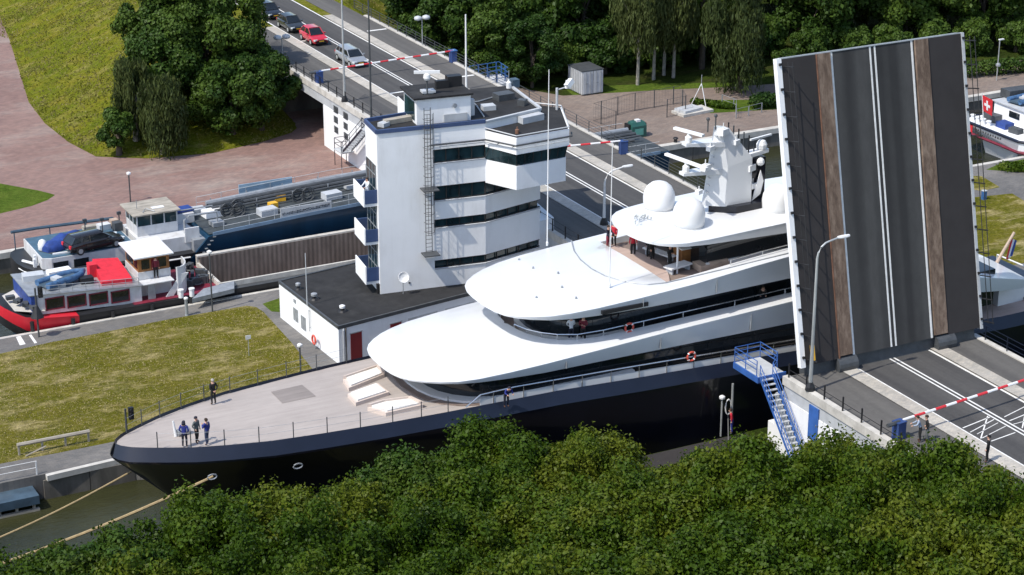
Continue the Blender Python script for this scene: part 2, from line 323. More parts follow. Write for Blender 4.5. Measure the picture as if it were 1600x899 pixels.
# grass banks carrying the road
def bank(name,bpts,rise,hmax,x0,x1,y0,y1,m,ne,st=1.2):
    xs=np.arange(x0,x1+.01,st); ys=np.arange(y0,y1+.01,st); X,Y=np.meshgrid(xs,ys); D=np.full(X.shape,1e9)
    P=np.array(bpts,float); ins=np.zeros(X.shape,bool); j=len(P)-1
    for i in range(len(P)):
        a,b=P[j],P[i]
        c=((a[1]>Y)!=(b[1]>Y))&(X<(b[0]-a[0])*(Y-a[1])/((b[1]-a[1]) or 1e-9)+a[0]); ins^=c; j=i
    for a,b in zip(P[:ne-1],P[1:ne]):
        d=b-a; t=np.clip(((X-a[0])*d[0]+(Y-a[1])*d[1])/(d@d),0,1); D=np.minimum(D,np.hypot(X-a[0]-t*d[0],Y-a[1]-t*d[1]))
    s=np.clip(D/rise,0,1); s=s*s*(3-2*s)*.55+s*.45; Z=np.where(ins,np.where(D<.6,-.12+.14*D/.6,.02)+s*hmax,-.25)+np.where(ins,(.12*np.sin(X*.7+Y*.31)*np.sin(Y*.53)+.012*rng.normal(size=X.shape))*s,0)
    me=M(); nx=len(xs); v=[(x,y,z) for x,y,z in zip(X.ravel(),Y.ravel(),Z.ravel())]
    f=[(i*nx+k,i*nx+k+1,(i+1)*nx+k+1,(i+1)*nx+k) for i in range(len(ys)-1) for k in range(nx-1) if ins[i:i+2,k:k+2].any()]
    me.add(v,f); o=struct(me,name,m,True)
    def h(x,y):
        fi=float(np.clip((y-y0)/st,0,len(ys)-1.001)); fk=float(np.clip((x-x0)/st,0,nx-1.001)); i,k=int(fi),int(fk); a,b=fi-i,fk-k
        return float(max(.02,(Z[i,k]*(1-b)+Z[i,k+1]*b)*(1-a)+(Z[i+1,k]*(1-b)+Z[i+1,k+1]*b)*a))
    return h
LB=Gs([(-40,-60),(-12,0),(14,60),(45,160),(70,193),(108,223),(150,245),(230,248),(330,240),(410,222),(455,208)])
g=M(); g.sheet(LB+[(73.4,186.5),(73.4,420),(40,420)],.02); struct(g,'bank_foot',grassB)
hbank=bank('grass_bank',LB+[(73.4,186.5),(73.4,420),(40,420)],15,5.2,36,74.6,181,420,grassB,len(LB)+1)
RB=[(116,420),(112,300),(106,250),(101,222),(97,207),(89.3,203.0)]
hbank2=bank('east_bank',RB+[(89.25,203.0),(89.25,420)],9,5.2,88.6,118,202,420,grassB,len(RB)-1)
g=M(); g.sheet(Gs([(0,287),(60,298),(80,303),(86,305),(74,313),(50,322),(0,334),(-30,340),(-30,280)]),.008); struct(g,'lawn_corner',grassL)
# ---------------------------------------------------------------- road over the lock
def bridge_deck(y0,y1,name,label):
    t=thing(name,label,'bridge',(81,(y0+y1)/2,0))
    g=M(); g.box(XL+.15,y0,RZ-1.0,XR-.15,y1,RZ-.02); part(g,'deck_slab',concrete,t)
    for x in (XL,XR-.45):
        g=M(); g.box(x,y0,RZ-.45,x+.45,y1,RZ+.14); part(g,'edge_coping',concrete,t)
    for x in (XL+.1,XR-.35):
        g=M(); g.box(x,y0+.1,RZ-1.35,x+.25,y1-.1,RZ-.455); part(g,'edge_beam',lgrey,t)
    return t
b1=bridge_deck(124.6,205,'road_bridge','concrete road bridge with cars waiting behind the control tower')
g=M(); g.box(XL+.05,163.6,-6,XR-.05,180,RZ-1.36)
ab=part(g,'abutment_wall',white,b1)
for i in range(3):
    for y in (176.9,174.6):
        g=M()
        for k in range(5): g.box(XL-.02,y-.45,4.05-i*.98+k*.13,XL+.06,y+.45,4.12-i*.98+k*.13)
        part(g,'vent_grille',dgrey,ab)
g=M(); g.box(XL+.3,204,-.5,XR-.3,207,RZ-1.0); part(g,'end_wall',lwall,b1)
g=M(); g.box(XL+.2,192,0,XR-.2,192.8,RZ-1.36); part(g,'pier',lwall,b1)
g=M(); g.box(XL+.1,123.8,-6,XR-.1,146.2,RZ-1.37); part(g,'island_pier',white,b1)
b2=bridge_deck(40,103.4,'road_bridge','concrete bridge approach with white abutment wall and blue door')
ab=M(); ab.box(XL+.05,40,-.5,XR-.05,104.2,RZ-1.36); ab.box(XL+.3,103.6,-6,XR-.3,105.2,1.6); ab=part(ab,'abutment_wall',white,b2)
g=M(); g.box(XL-.02,99.35,2.45,XL+.08,100.35,4.75); dr=part(g,'door',bluest,b2)
g=M(); g.box(XL-.05,99.45,3.5,XL-.02,99.55,3.65); part(g,'handle',steel,dr)
Y0,Y1,Y2,Y3=40,103.3,124.7,420
def lane(x0,x1,z,name,m,split=True,Yn=Y3):
    g=M(); g.sheet([(x0,Y0),(x1,Y0),(x1,Y1),(x0,Y1)],z); g.sheet([(x0,Y2),(x1,Y2),(x1,Yn),(x0,Yn)],z); struct(g,name,m)
lane(78.55,84.85,RZ+.004,'road',asph)
lane(XL+.45,77.42,RZ+.06,'sidewalk',wasph,Yn=205); lane(85.98,XR-.45,RZ+.06,'cycle_path',wasph)
lane(77.42,78.55,RZ+.10,'kerb_strip',strip,Yn=205); lane(84.85,85.98,RZ+.10,'kerb_strip',strip,Yn=207)
g=M(); g.sheet([(73.4,205),(78.55,205),(78.55,420),(72,420)],RZ+.03); struct(g,'road_verge',grassB)
g=M(); g.sheet([(84.85,207),(85.98,207),(85.98,420),(84.85,420)],RZ+.03); struct(g,'road_verge',grassB)
def lines():
    g=M()
    for x,w in ((78.62,.16),(84.68,.16),(81.48,.13),(81.82,.13)):
        for a,b in ((Y0,Y1),(Y2,Y3)): g.sheet([(x,a),(x+w,a),(x+w,b),(x,b)],RZ+.010)
    # stop bars, hatching scuffed by traffic
    for yy,seed in ((88.2,1),(90.0,3),):
        pass
    def dash(x0,y0,x1,y1,w):
        d=Vector((x1-x0,y1-y0)); n=Vector((-d.y,d.x)).normalized()*w/2
        g.sheet([(x0-n.x,y0-n.y),(x1-n.x,y1-n.y),(x1+n.x,y1+n.y),(x0+n.x,y0+n.y)],RZ+.014)
    a=random.Random(5)
    for (xa,ya,xb,yb,w) in ((78.9,90.2,81.4,92.6,.08),(78.9,91.2,81.4,92.0,.07),(78.9,91.9,81.4,92.4,.09),(79.0,90.2,81.4,90.9,.06),(79.2,89.6,81.3,89.9,.08),(79.1,90.8,81.3,91.5,.05),
        (82.1,90.2,84.6,92.7,.08),(82.1,91.4,84.6,91.9,.08),(82.1,90.0,84.6,90.7,.06),(82.2,92.0,84.6,92.7,.07),(82.2,89.5,84.5,89.8,.08),(82.0,90.9,84.6,91.0,.06)): dash(xa,ya,xb,yb,w)
    for y in (176.0,170.5,155.0,152.5,198.0): 
        g.sheet([(78.8,y),(81.4,y),(81.4,y+.28),(78.8,y+.28)],RZ+.014)
    for y in (198.5,178): g.sheet([(86.4,y),(88.6,y),(88.6,y+.35),(86.4,y+.35)],RZ+.066)
    struct(g,'road_marking',markw)
lines()
g=M()
for y0,y1 in ((170,177),(196,199.5)):
    g.sheet([(75.2,y0),(76.6,y0),(76.6,y1),(75.4,y1-1.2)],RZ+.066)
struct(g,'asphalt_patch',asph)
# railings: each post its own part
def railing(name,label,pts,step,h,rails,m,pm=None,pr_=.04,rr=.022,cat='railing',pn='post',flat=0,par=None):
    t=thing(name,label,cat,pts[0]) if par is None else par
    for k,hz in enumerate(rails):
        g=M(); g.tube([Vector(p)+Vector((0,0,hz)) for p in pts],rr,5); part(g,'rail',m,t)
    g=M(); b=Vector(pts[0]); g.box(b.x-pr_,b.y-pr_,b.z,b.x+pr_,b.y+pr_,b.z+h); p0=part(g,pn,pm or m,t)
    L=[(Vector(q)-Vector(p)).length for p,q in zip(pts,pts[1:])]; tot=sum(L); n=min(95,max(1,int(tot/step)))
    for i in range(1,n+1):
        s=tot*i/n; k=0
        while k<len(L)-1 and s>L[k]: s-=L[k]; k+=1
        q=Vector(pts[k]).lerp(Vector(pts[k+1]),min(1,s/L[k])); c=p0.copy(); COL.objects.link(c); c.parent=t; c.location=q-b
    return t
zr=RZ+.14
railing('bridge_railing','black post and rail parapet on the tower side of the bridge, cars beyond it',[(XL+.2,124.8,zr),(XL+.2,205,zr)],2.0,1.0,(.95,.5),black)
railing('bridge_railing','dark green railing along the far side of the bridge before the woodland',[(XR-.2,124.8,zr),(XR-.2,208,zr)],2.2,1.0,(1.0,.72,.45,.2),dgrey,pr_=.03)
railing('bridge_railing','black post railing above the white wall with the blue door',[(XL+.2,60,zr),(XL+.2,103,zr)],1.9,.95,(.55,),black)
railing('bridge_railing','blue railing on the far side of the bridge approach beside the yacht stern',[(XR-.2,60,zr),(XR-.2,103,zr),(XR+.6,106.5,zr-.4)],2.2,1.0,(1.0,.66,.33),navy,pr_=.03)
# ---------------------------------------------------------------- raised drawbridge leaf
B0=Vector((0,102.64,6.3)); LD=Vector((0,4.33,19.25)).normalized(); LN=Vector((0,-19.25,4.33)).normalized(); LL=19.73
def LP(x,s,o): return Vector((x,0,0))+B0+LD*s+LN*o
def lbox(g,x0,x1,s0,s1,o0,o1,mi=0):
    v=[LP(x,s,o) for o in (o0,o1) for s in (s0,s1) for x in (x0,x1)]
    return g.add(v,[(0,2,3,1),(4,5,7,6),(0,1,5,4),(2,6,7,3),(0,4,6,2),(1,3,7,5)],mi)
t=thing('drawbridge_leaf','raised drawbridge roadway slab standing nearly upright across the lock','drawbridge',(81.6,102.7,6.0))
g=M(); lbox(g,78.38,85.02,0,LL,-.25,0); part(g,'roadway',leafasph,t)
for x0,x1 in ((74.8,77.32),(86.12,88.8)):
    g=M(); lbox(g,x0 if x0>80 else 74.66,x1,0,LL,-.25,.06); part(g,'walkway','leaf_walk_quay_shade',t)
for x0,x1 in ((77.34,78.37),(85.04,86.10)):
    g=M(); lbox(g,x0,x1,.15,LL,-.2,.13); part(g,'timber_kerb',leaftim,t)
g=M(); lbox(g,77.28,77.34,0,LL,-.1,.15); part(g,'kerb_edge',rust,t)
g=M()
for x,w in ((78.44,.16),(84.76,.16),(81.47,.13),(81.84,.13)): lbox(g,x,x+w,0,LL,-.1,.008)
part(g,'lane_marking',markw,t)
for x0,x1 in ((74.30,74.66),(88.84,89.06)):
    g=M(); lbox(g,x0,x1,-.1,LL+.05,-.28,.10); part(g,'edge_girder',lgrey if x0>80 else white,t)
g=M(); lbox(g,74.8,88.8,LL,LL+.06,-.5,.05); part(g,'end_beam',grey,t)
g=M()
for x in (75.5,78.4,81.6,84.9,87.6): lbox(g,x-.2,x+.2,.2,LL-.2,-1.3,-.252)
part(g,'main_girder',grey,t)
def lrail(x,name):
    g=M()
    for o in (.6,1.1): g.tube([LP(x,.3,o),LP(x,LL-.2,o)],.03,5)
    rl=part(g,name,black,t)
    g=M(); g.tube([LP(x,.4,.1),LP(x,.4,1.2)],.045,5); p0=part(g,'rail_post',black,rl)
    for k in range(1,13):
        c=p0.copy(); COL.objects.link(c); c.parent=rl; c.location=LD*(k*1.57)
for x in (74.5,88.95):
    g=M(); lbox(g,x-.07,x+.07,.5,.66,.10,.24); p0=part(g,'rail_bracket',black,t)
    for k in range(1,13): c=p0.copy(); COL.objects.link(c); c.parent=t; c.location=LD*(k*1.57)
lrail(74.80,'railing'); lrail(89.1,'railing')
for x in (77.9,85.9):
    g=M(); c=LP(x,-.5,-.3); g.tube([c-Vector((.75,0,0)),c+Vector((.75,0,0))],.62,16); part(g,'hinge_drum',dgrey,t)
g=M(); lbox(g,75.0,88.6,-2.2,-.02,-1.2,-.3); part(g,'counterweight',dgrey,t)
g=M(); lbox(g,74.95,75.2,.35,1.35,.3,.55); part(g,'warning_light',yellow,t)
# ---------------------------------------------------------------- control tower
T0=Vector((59.17,134.82,0)); TH=R(-8)
def T(u,v,z=0): return Vector((T0.x+u*math.cos(TH)-v*math.sin(TH),T0.y+u*math.sin(TH)+v*math.cos(TH),z))
def TP(l): return [tuple(T(u,v)[:2]) for u,v in l]
t=thing('control_tower','white lock control tower with dark window bands, balconies and a jutting watch room','tower',T(6,3,0))
LW=[(0,0),(4.25,0),(4.25,3.9),(0,3.1)]; RWp=[(4.25,0),(8.27,0),(13.3,1.87),(13.3,9),(4.25,9)]; RG=[(4.25,.2),(8.23,.2),(13.12,2.03),(13.12,8.8),(4.25,8.8)]
WB=[(4.42,5.06),(7.62,8.28),(9.74,10.86),(12.64,13.68)]
g=M(); g.prism(TP(LW),0,15.32)
zs=[0]+[z for w in WB for z in w]+[15.32]
for a,b in zip(zs[0::2],zs[1::2]): g.prism(TP(RWp),a,b)
g.prism(TP([(13.3,2.1),(14.7,2.6),(14.7,8),(13.3,8)]),0,6.4)
wall=part(g,'wall',white,t)
for a,b in WB:
    g=M(); g.prism(TP(RG),a+.002,b-.002); w=part(g,'window',tglass,t)
    g=M()
    for k in range(1,4):
        p=T(4.25+k*1.0,.1,0); g.obox((p.x,p.y,(a+b)/2),(.02,.06,(b-a)/2-.01),TH)
    for k in range(5):
        p=T(8.27+5.03*(k+.02)/5,.1+1.87*(k+.02)/5,0); g.obox((p.x,p.y,(a+b)/2),(.02,.06,(b-a)/2-.01),TH+R(20.4))
    for z in (a+.04,b-.04):
        p=T(6.26,.1,0); g.obox((p.x,p.y,z),(2.0,.055,.035),TH); p=T(10.78,1.05,0); g.obox((p.x,p.y,z),(2.66,.055,.035),TH+R(20.4))
    part(g,'mullion',black,w)
    g=M(); g.prism(TP([(4.25,-.06),(8.27,-.06),(13.32,1.8),(13.3,1.95),(8.23,.15),(4.25,.15)]),a-.07,a-.003); part(g,'sill',lgrey,w)
# roof with navy edge
g=M(); g.prism(TP([(.12,.12),(4.2,.12),(4.2,3.7),(.12,2.95)]),15.325,15.37); g.prism(TP([(4.3,.1),(8.2,.1),(13.2,1.95),(13.2,8.9),(4.3,8.9)]),15.325,15.37); part(g,'roof',roofblk,t)
g=M()
for a,b in (((0,0),(4.25,0)),((0,0),(0,3.1)),((0,3.1),(4.25,3.9)),((4.25,0),(8.27,0))):
    d=Vector((b[0]-a[0],b[1]-a[1])); n=Vector((-d.y,d.x)).normalized()*.09
    g.prism(TP([(a[0]-n.x,a[1]-n.y),(b[0]-n.x,b[1]-n.y),(b[0]+n.x,b[1]+n.y),(a[0]+n.x,a[1]+n.y)]),15.33,15.62)
part(g,'roof_edge',navyedge,t)
g=M(); a,b=(8.3,.02),(13.3,1.88); d=Vector((b[0]-a[0],b[1]-a[1])); n=Vector((-d.y,d.x)).normalized()*.12
g.prism(TP([(a[0]-n.x,a[1]-n.y),(b[0]-n.x,b[1]-n.y),(b[0]+n.x,b[1]+n.y),(a[0]+n.x,a[1]+n.y)]),15.33,15.5); g.prism(TP([(13.18,1.9),(13.4,1.9),(13.4,8.9),(13.18,8.9)]),15.33,15.5); part(g,'roof_edge',lgrey,t)
# stair house on the roof
g=M(); g.prism(TP([(3.35,1.0),(7.5,1.0),(7.5,4.2),(3.35,4.2)]),15.33,17.3); ph=part(g,'stair_house',white,t)
g=M(); g.prism(TP([(3.1,.8),(7.65,.8),(7.65,4.4),(3.1,4.4)]),17.3,17.45); part(g,'roof',roofblk,ph)
g=M(); g.prism(TP([(3.29,1.5),(3.34,1.5),(3.34,3.9),(3.29,3.9)]),15.6,17.0); part(g,'window',tglass,ph)
g=M(); p=T(5.9,2.9); g.obox((p.x,p.y,17.75),(.5,.2,.3),TH); p=T(6.9,3.2); g.obox((p.x,p.y,17.85),(.55,.35,.4),TH); part(g,'vent_block',black,t)
g=M(); p=T(4.5,1.9); g.obox((p.x,p.y,17.62),(.5,.35,.08),TH); g.obox((p.x,p.y,17.5),(.35,.25,.06),TH); part(g,'skylight',lgrey,t)
g=M(); p=T(6.3,.92); g.obox((p.x,p.y,15.7),(.9,.05,.3),TH); p=T(7.7,1.5); g.obox((p.x,p.y,16.2),(.2,.2,.6),TH); part(g,'duct_cover',lgrey,t)
g=M(); p=T(6.25,.96,16.6); g.tube([p,p-Vector((0,.08,0))],.17,12); part(g,'wall_lamp',grey,t)
# watch room
CR=[(8.27,-.01),(9.85,-2.44),(14.03,-1.6),(15.4,3.6),(13.45,5.5),(13.35,1.75)]
def off(l,d):
    n=len(l); out=[]
    for i in range(n):
        p,q,r=Vector(l[i-1]),Vector(l[i]),Vector(l[(i+1)%n]); n1=Vector(((q-p).y,-(q-p).x)).normalized(); n2=Vector(((r-q).y,-(r-q).x)).normalized(); b=(n1+n2)
        b=b/max(.35,b.length_squared)*2; out.append((q.x+b.x*d,q.y+b.y*d))
    return out
CRm=CR[:5]+[(8.4,3.0)]
def inner(l,d): # keep back points, move only the three outer faces
    o=off(l,d); return [l[0]]+[o[1],o[2],o[3]]+l[4:]
CRr=[CR[0],CR[1],CR[2],CR[3],CR[4],CR[5]]
g=M(); g.prism(TP(CRr),10.74,12.55); g.prism(TP(inner(CRr,.22)),13.52,14.78); cr=part(g,'watch_room',white,t)
g=M(); o1=TP(inner(CRr,-.10)); o2=TP(inner(CRr,.10)); n=6
g.add([(p[0],p[1],12.552) for p in o1]+[(p[0],p[1],13.518) for p in o2],[(i,(i+1)%n,n+(i+1)%n,n+i) for i in range(n)]+[tuple(range(n-1,-1,-1)),tuple(range(n,2*n))]); w=part(g,'window',tglass,cr)
g=M()
for i,kk in ((0,4),(1,6),(2,5)):
    for k in range(kk+1):
        f=k/kk; a=Vector(o1[i]).lerp(Vector(o1[i+1]),f); b=Vector(o2[i]).lerp(Vector(o2[i+1]),f); g.tube([(a.x,a.y,12.56),(b.x,b.y,13.51)],.03,4)
part(g,'mullion',black,w)
g=M(); g.prism(TP(inner(CRr,.12)),14.785,14.80); part(g,'roof',roofblk,cr)
g=M(); ed=[T(u,v,14.95) for u,v in inner(CRr,.2)[:5]]; g.tube(ed,.05,4); part(g,'roof_edge',lgrey,cr)
g=M(); p=T(12.2,1.0); g.obox((p.x,p.y,15.05),(1.0,.35,.24),TH+R(18)); part(g,'roof_unit',lgrey,cr)
g=M(); p=T(10.2,-1.6); g.lathe((p.x,p.y,14.8),[(.16,0),(.16,.3),(.05,.35),(.05,.5)],8); part(g,'lamp',rust,cr)
# handrail round the facade below the roof
g=M(); pl=[T(3.9,-.45,14.2),T(8.15,-.45,14.2),T(9.6,-2.95,14.3),T(14.35,-2.0,14.3),T(14.6,-1.2,14.3)]; g.tube(pl,.07,5)
for a,b in zip(pl,pl[1:]):
    k=max(1,int((b-a).length/1.3))
    for i in range(k): q=a.lerp(b,i/k); g.tube([q,q+Vector((0,.55,-.25))],.03,4)
part(g,'facade_rail',dgrey,t)
g=M(); pl=[T(4.6,-.35,13.98),T(8.2,-.35,13.98),T(9.75,-2.75,13.95),T(14.2,-1.85,13.95)]; g.tube(pl,.03,4); part(g,'facade_rail',lgrey,t)
# balconies
for zt,zb in ((11.13,10.05),(8.1,7.08),(5.12,4.0)):
    g=M(); g.prism(TP([(-1.0,.25),(0,.25),(0,2.95),(-1.0,2.95)]),zb-.28,zb-.06); bl=part(g,'balcony',white,t)
    g=M(); g.prism(TP([(-1.04,.2),(-.96,.2),(-.96,3.0),(-1.04,3.0)]),zb-.27,zt); part(g,'front_panel',white,bl)
    g=M(); g.prism(TP([(-.95,.2),(-.02,.2),(-.02,.26),(-.95,.26)]),zb-.05,zt-.1); part(g,'side_panel',navyedge,bl); g=M(); g.prism(TP([(-.95,2.92),(-.02,2.92),(-.02,3.0),(-.95,3.0)]),zb-.05,zt-.1); part(g,'side_panel',navyedge,bl)
    g=M(); g.prism(TP([(-.04,.4),(-.004,.4),(-.004,2.85),(-.04,2.85)]),zb-.04,min(zb+2.75,13.3)); w=part(g,'window',tglass,t)
    g=M()
    for v in (.42,1.2,2.0,2.83): g.prism(TP([(-.07,v-.03),(-.045,v-.03),(-.045,v+.03),(-.07,v+.03)]),zb,min(zb+2.7,13.25))
    for z in (zb+.9,zb+2.0): g.prism(TP([(-.072,.4),(-.046,.4),(-.046,2.85),(-.072,2.85)]),z,z+.06)
    part(g,'frame',grey,w)
g=M(); p=T(-.05,.1); g.box(p.x-.15,p.y-.02,3.0,p.x+.05,p.y+.2,3.7); part(g,'plinth_recess',black,t)
# caged ladder
g=M(); u0,v0=3.75,-.28
for u in (u0-.24,u0+.24): p=T(u,v0); g.tube([(p.x,p.y,5.9),(p.x,p.y,17.0)],.028,4)
for k in range(37): a=T(u0-.24,v0,6+k*.3); b=T(u0+.24,v0,6+k*.3); g.tube([a,b],.018,4)
ldr=part(g,'ladder',dgrey,t)
g=M()
for k in range(13):
    z=7.6+k*.72; g.tube([T(u0+.4*math.cos(a),v0-.12-.55*math.sin(a),z) for a in [math.pi*i/6 for i in range(7)]],.022,4)
for i in range(1,6): a=math.pi*i/6; p=T(u0+.4*math.cos(a),v0-.12-.55*math.sin(a)); g.tube([(p.x,p.y,7.4),(p.x,p.y,16.7)],.018,4)
part(g,'cage',dgrey,ldr)
g=M()
for z in (5.85,10.9): p=T(u0,v0-.35,z); g.obox(p,(.6,.5,.04),TH)
part(g,'platform',dgrey,ldr)
g=M(); p=T(6.2,-.05,5.9)
part(M().box(*T(2.2,-.06,3.5),*(T(2.3,.02,3.62))),'junction_box',dgrey,t)
def at_z(o,z): return Vector((o.x,o.y,z))
# things standing on the tower
p=G(652,172,15.45); b=T(4.35,1.6,17.45)
t=thing('radar_scanner','white rotating radar bar on a post above the tower roof','radar',b)
g=M(); g.tube([b,b+Vector((0,0,1.15))],.07,8); part(g,'post',dgrey,t)
g=M(); g.lathe(b+Vector((0,0,1.1)),[(.2,0),(.28,.15),(.25,.4),(.1,.5)],12); part(g,'motor',radome,t)
g=M(); g.obox(b+Vector((0,0,1.68)),(.95,.09,.10),R(-24)); part(g,'antenna_bar',radome,t)
b=G(580,186,15.37); solo(M().tube([b,b+Vector((0,0,11.5))],[.09,.05],8),'antenna_mast',dgrey,'tall thin dark mast on the roof corner of the control tower','mast',b)
b=T(15.1,3.2,14.8)
t=thing('floodlight','white floodlight on a bracket post at the tower watch room','floodlight',b)
g=M(); g.tube([b,b+Vector((0,0,1.7))],.1,8); g.tube([b+Vector((0,0,1.55)),b+Vector((.75,-.1,1.7))],.05,6); part(g,'post',lgrey,t)
g=M(); mt=Matrix.Rotation(R(-35),3,'Y')@Matrix.Rotation(R(20),3,'Z'); g.obox(b+Vector((1.0,-.1,1.95)),(.36,.2,.2),mat=mt); g.tube([b+Vector((.75,-.1,1.6)),b+Vector((.85,-.1,2.2))],.14,8); part(g,'lamp_head',radome,t)
b=Vector(G(624,452,2.96)); b=Vector((T(1.6,-.55).x,T(1.6,-.55).y,2.95))
t=thing('satellite_dish','white satellite dish on a pole in front of the tower wall','satellite dish',b)
g=M(); g.tube([b,b+Vector((0,0,1.15))],.035,6); part(g,'pole',grey,t)
g=M(); q=b+Vector((0,-.1,1.35)); mt=Vector((-.3,-1,.35)).to_track_quat('Z','Y').to_matrix()
g.loft([[q+mt@Vector((r*math.cos(2*math.pi*j/14),r*math.sin(2*math.pi*j/14),z)) for j in range(14)] for r,z in ((.02,0),(.25,.05),(.42,.16),(.40,.17),(.23,.07),(.02,.02))],True,True); part(g,'dish',radome,t)
p=T(2.7,2.0,15.37)
t=thing('roof_pallet','low grey boxed duct lying on the tower roof','roof unit',p); g=M(); g.obox(p+Vector((-.3,.2,.22)),(1.25,.28,.16),TH+R(13)); part(g,'duct',oldwood,t)
g=M(); g.obox(p+Vector((-.3,.2,.03)),(1.35,.33,.03),TH+R(13)); part(g,'frame',dgrey,t)
p=T(3.3,.75,15.37); g=M(); r7=random.Random(5)
t0=bpy.data.objects['control_tower']
for k,(u,v,l,w,h) in enumerate(((9.6,3.2,.5,.4,.35),(11.6,5.4,.7,.5,.5),(8.2,5.6,.35,.35,.7),(1.0,1.6,.35,.3,.3),(12.4,3.4,.3,.3,.45))):
    g=M(); p=T(u,v,15.37); g.obox(p+Vector((0,0,h/2)),(l,w,h/2),TH+.2*k); part(g,'roof_box',(lgrey,dgrey,grey)[k%3],t0)
for pl in (((5.2,4.6),(9.5,5.2),(12.6,6.8)),((8.6,1.2),(9.0,4.0),(9.2,8.2))): g=M(); g.tube([T(u,v,15.45) for u,v in pl],.06,5); part(g,'roof_cable',grey,t0)
for u,v,h in ((7.9,4.4,1.6),(7.2,4.6,1.1),(13.0,8.2,1.4)): g=M(); p=T(u,v,15.37); g.tube([p,p+Vector((0,0,h))],.03,5); part(g,'roof_aerial',grey,t0)
t=thing('storage_bottle','white bottle and blue crate beside the roof ladder','bottle',p)
g=M(); g.lathe(p,[(.2,0),(.2,.45),(.07,.6),(.07,.7)],10); part(g,'bottle',radome,t); g=M(); g.box(p.x+.3,p.y-.1,p.z,p.x+.9,p.y+.6,p.z+.6); part(g,'crate',bluedk,t)
# ---------------------------------------------------------------- annex
A0=Vector((53.85,130.3,0)); AH=R(8.3)
def A(u,v,z=0): return Vector((A0.x+u*math.cos(AH)-v*math.sin(AH)*.25,A0.y+u*math.sin(AH)+v*math.cos(AH)*1.0,z))
def AP(l): return [tuple(A(u,v)[:2]) for u,v in l]
t=thing('annex_building','low white flat roofed annex with red doors at the foot of the tower','building',A(5,5))
g=M(); g.prism(AP([(0,0),(19.4,0),(19.4,10.6),(0,10.6)]),0,2.88); part(g,'wall',white,t)
g=M(); g.prism(AP([(.12,.12),(19.3,.12),(19.3,10.5),(.12,10.5)]),2.885,2.93); part(g,'roof',roofblk,t)
g=M()
for a,b in (((-.04,-.04),(19.4,.1)),((-.04,10.5),(19.4,10.66))): g.prism(AP([(a[0],a[1]),(b[0],a[1]),(b[0],b[1]),(a[0],b[1])]),2.74,3.0)
g.prism(AP([(-.06,.12),(.1,.12),(.1,10.48),(-.06,10.48)]),2.78,2.99); part(g,'roof_edge',dgrey,t)
for u,z1,w in ((1.45,2.15,.95),(4.85,2.1,.95),(4.0,1.0,.4)):
    g=M(); g.prism(AP([(u-w/2,-.04),(u+w/2,-.04),(u+w/2,.02),(u-w/2,.02)]),.02,z1); d=part(g,'door',doorred,t)
    g=M(); g.prism(AP([(u-w/2-.06,-.06),(u+w/2+.06,-.06),(u+w/2+.06,-.02),(u-w/2-.06,-.02)]),z1,z1+.07); part(g,'lintel',grey,d)
for u in (7.2,10.5,13.8):
    g=M(); g.prism(AP([(u-1.3,-.03),(u+1.3,-.03),(u+1.3,.02),(u-1.3,.02)]),.02,2.2); part(g,'garage_door',lgrey,t)
for v,z0,z1 in ((7.6,.75,1.75),(6.2,.55,1.6)):
    g=M(); g.prism(AP([(-.035,v-.42),(.02,v-.42),(.02,v+.42),(-.035,v+.42)]),z0,z1); w=part(g,'window',grey,t)
    g=M(); g.prism(AP([(-.06,v-.02),(-.036,v-.02),(-.036,v+.02),(-.06,v+.02)]),z0,z1); part(g,'frame',lgrey,w)
for u in (.35,.55): 
    g=M(); a=A(u,-.1,0); g.tube([a,A(u,-.1,2.6),A(u+.08,.02,2.75)],.05,6); part(g,'drainpipe',bark if u>.5 else lgrey,t)
g=M(); g.prism(AP([(-.1,7.5),(-.04,7.5),(-.04,7.75),(-.1,7.75)]),2.25,2.5); part(g,'wall_lamp',grey,t)
g=M()
for z in (1.2,2.5): g.tube([A(-.12,4.9,z),A(-.02,4.9,z)],.03,5)
g.tube([A(-.12,4.9,.9),A(-.12,4.9,2.6)],.025,5); part(g,'pipe',grey,t)
for (x,y,sc,lb) in ((535,487,1.0,'white capped roof vent alone in the middle of the annex roof'),(491,468,1.1,'pair of dark roof vents near the annex roof edge'),(466,452,.9,'small roof vent near the back corner of the annex roof')):
    b=G(x,y,2.93); t=thing('roof_vent',lb,'roof vent',b)
    g=M(); g.lathe(b,[(.34*sc,0),(.26*sc,.12),(.14*sc,.16),(.14*sc,.3)],10); part(g,'base',black,t); g=M(); g.lathe(b+Vector((0,0,.3)),[(.22*sc,0),(.22*sc,.16),(.1,.22)],10); part(g,'cap',radome if sc==1.0 else grey,t)
b=G(480,478,2.93); solo(M().tube([b,b+Vector((0,0,4.1))],[.045,.03],6),'flagpole',lgrey,'thin grey pole on the west edge of the annex roof','pole',b)
p=A(-.32,3.6,.0)
t=thing('life_ring','orange life ring on a short post against the annex wall','life ring',p)
g=M(); g.tube([p,p+Vector((0,0,.9))],.04,6); part(g,'post',grey,t); g=M(); g.tube([p+Vector((-.06,.32*math.cos(a),.75+.32*math.sin(a))) for a in [2*math.pi*i/14 for i in range(15)]],.075,6); part(g,'ring',orange,t)
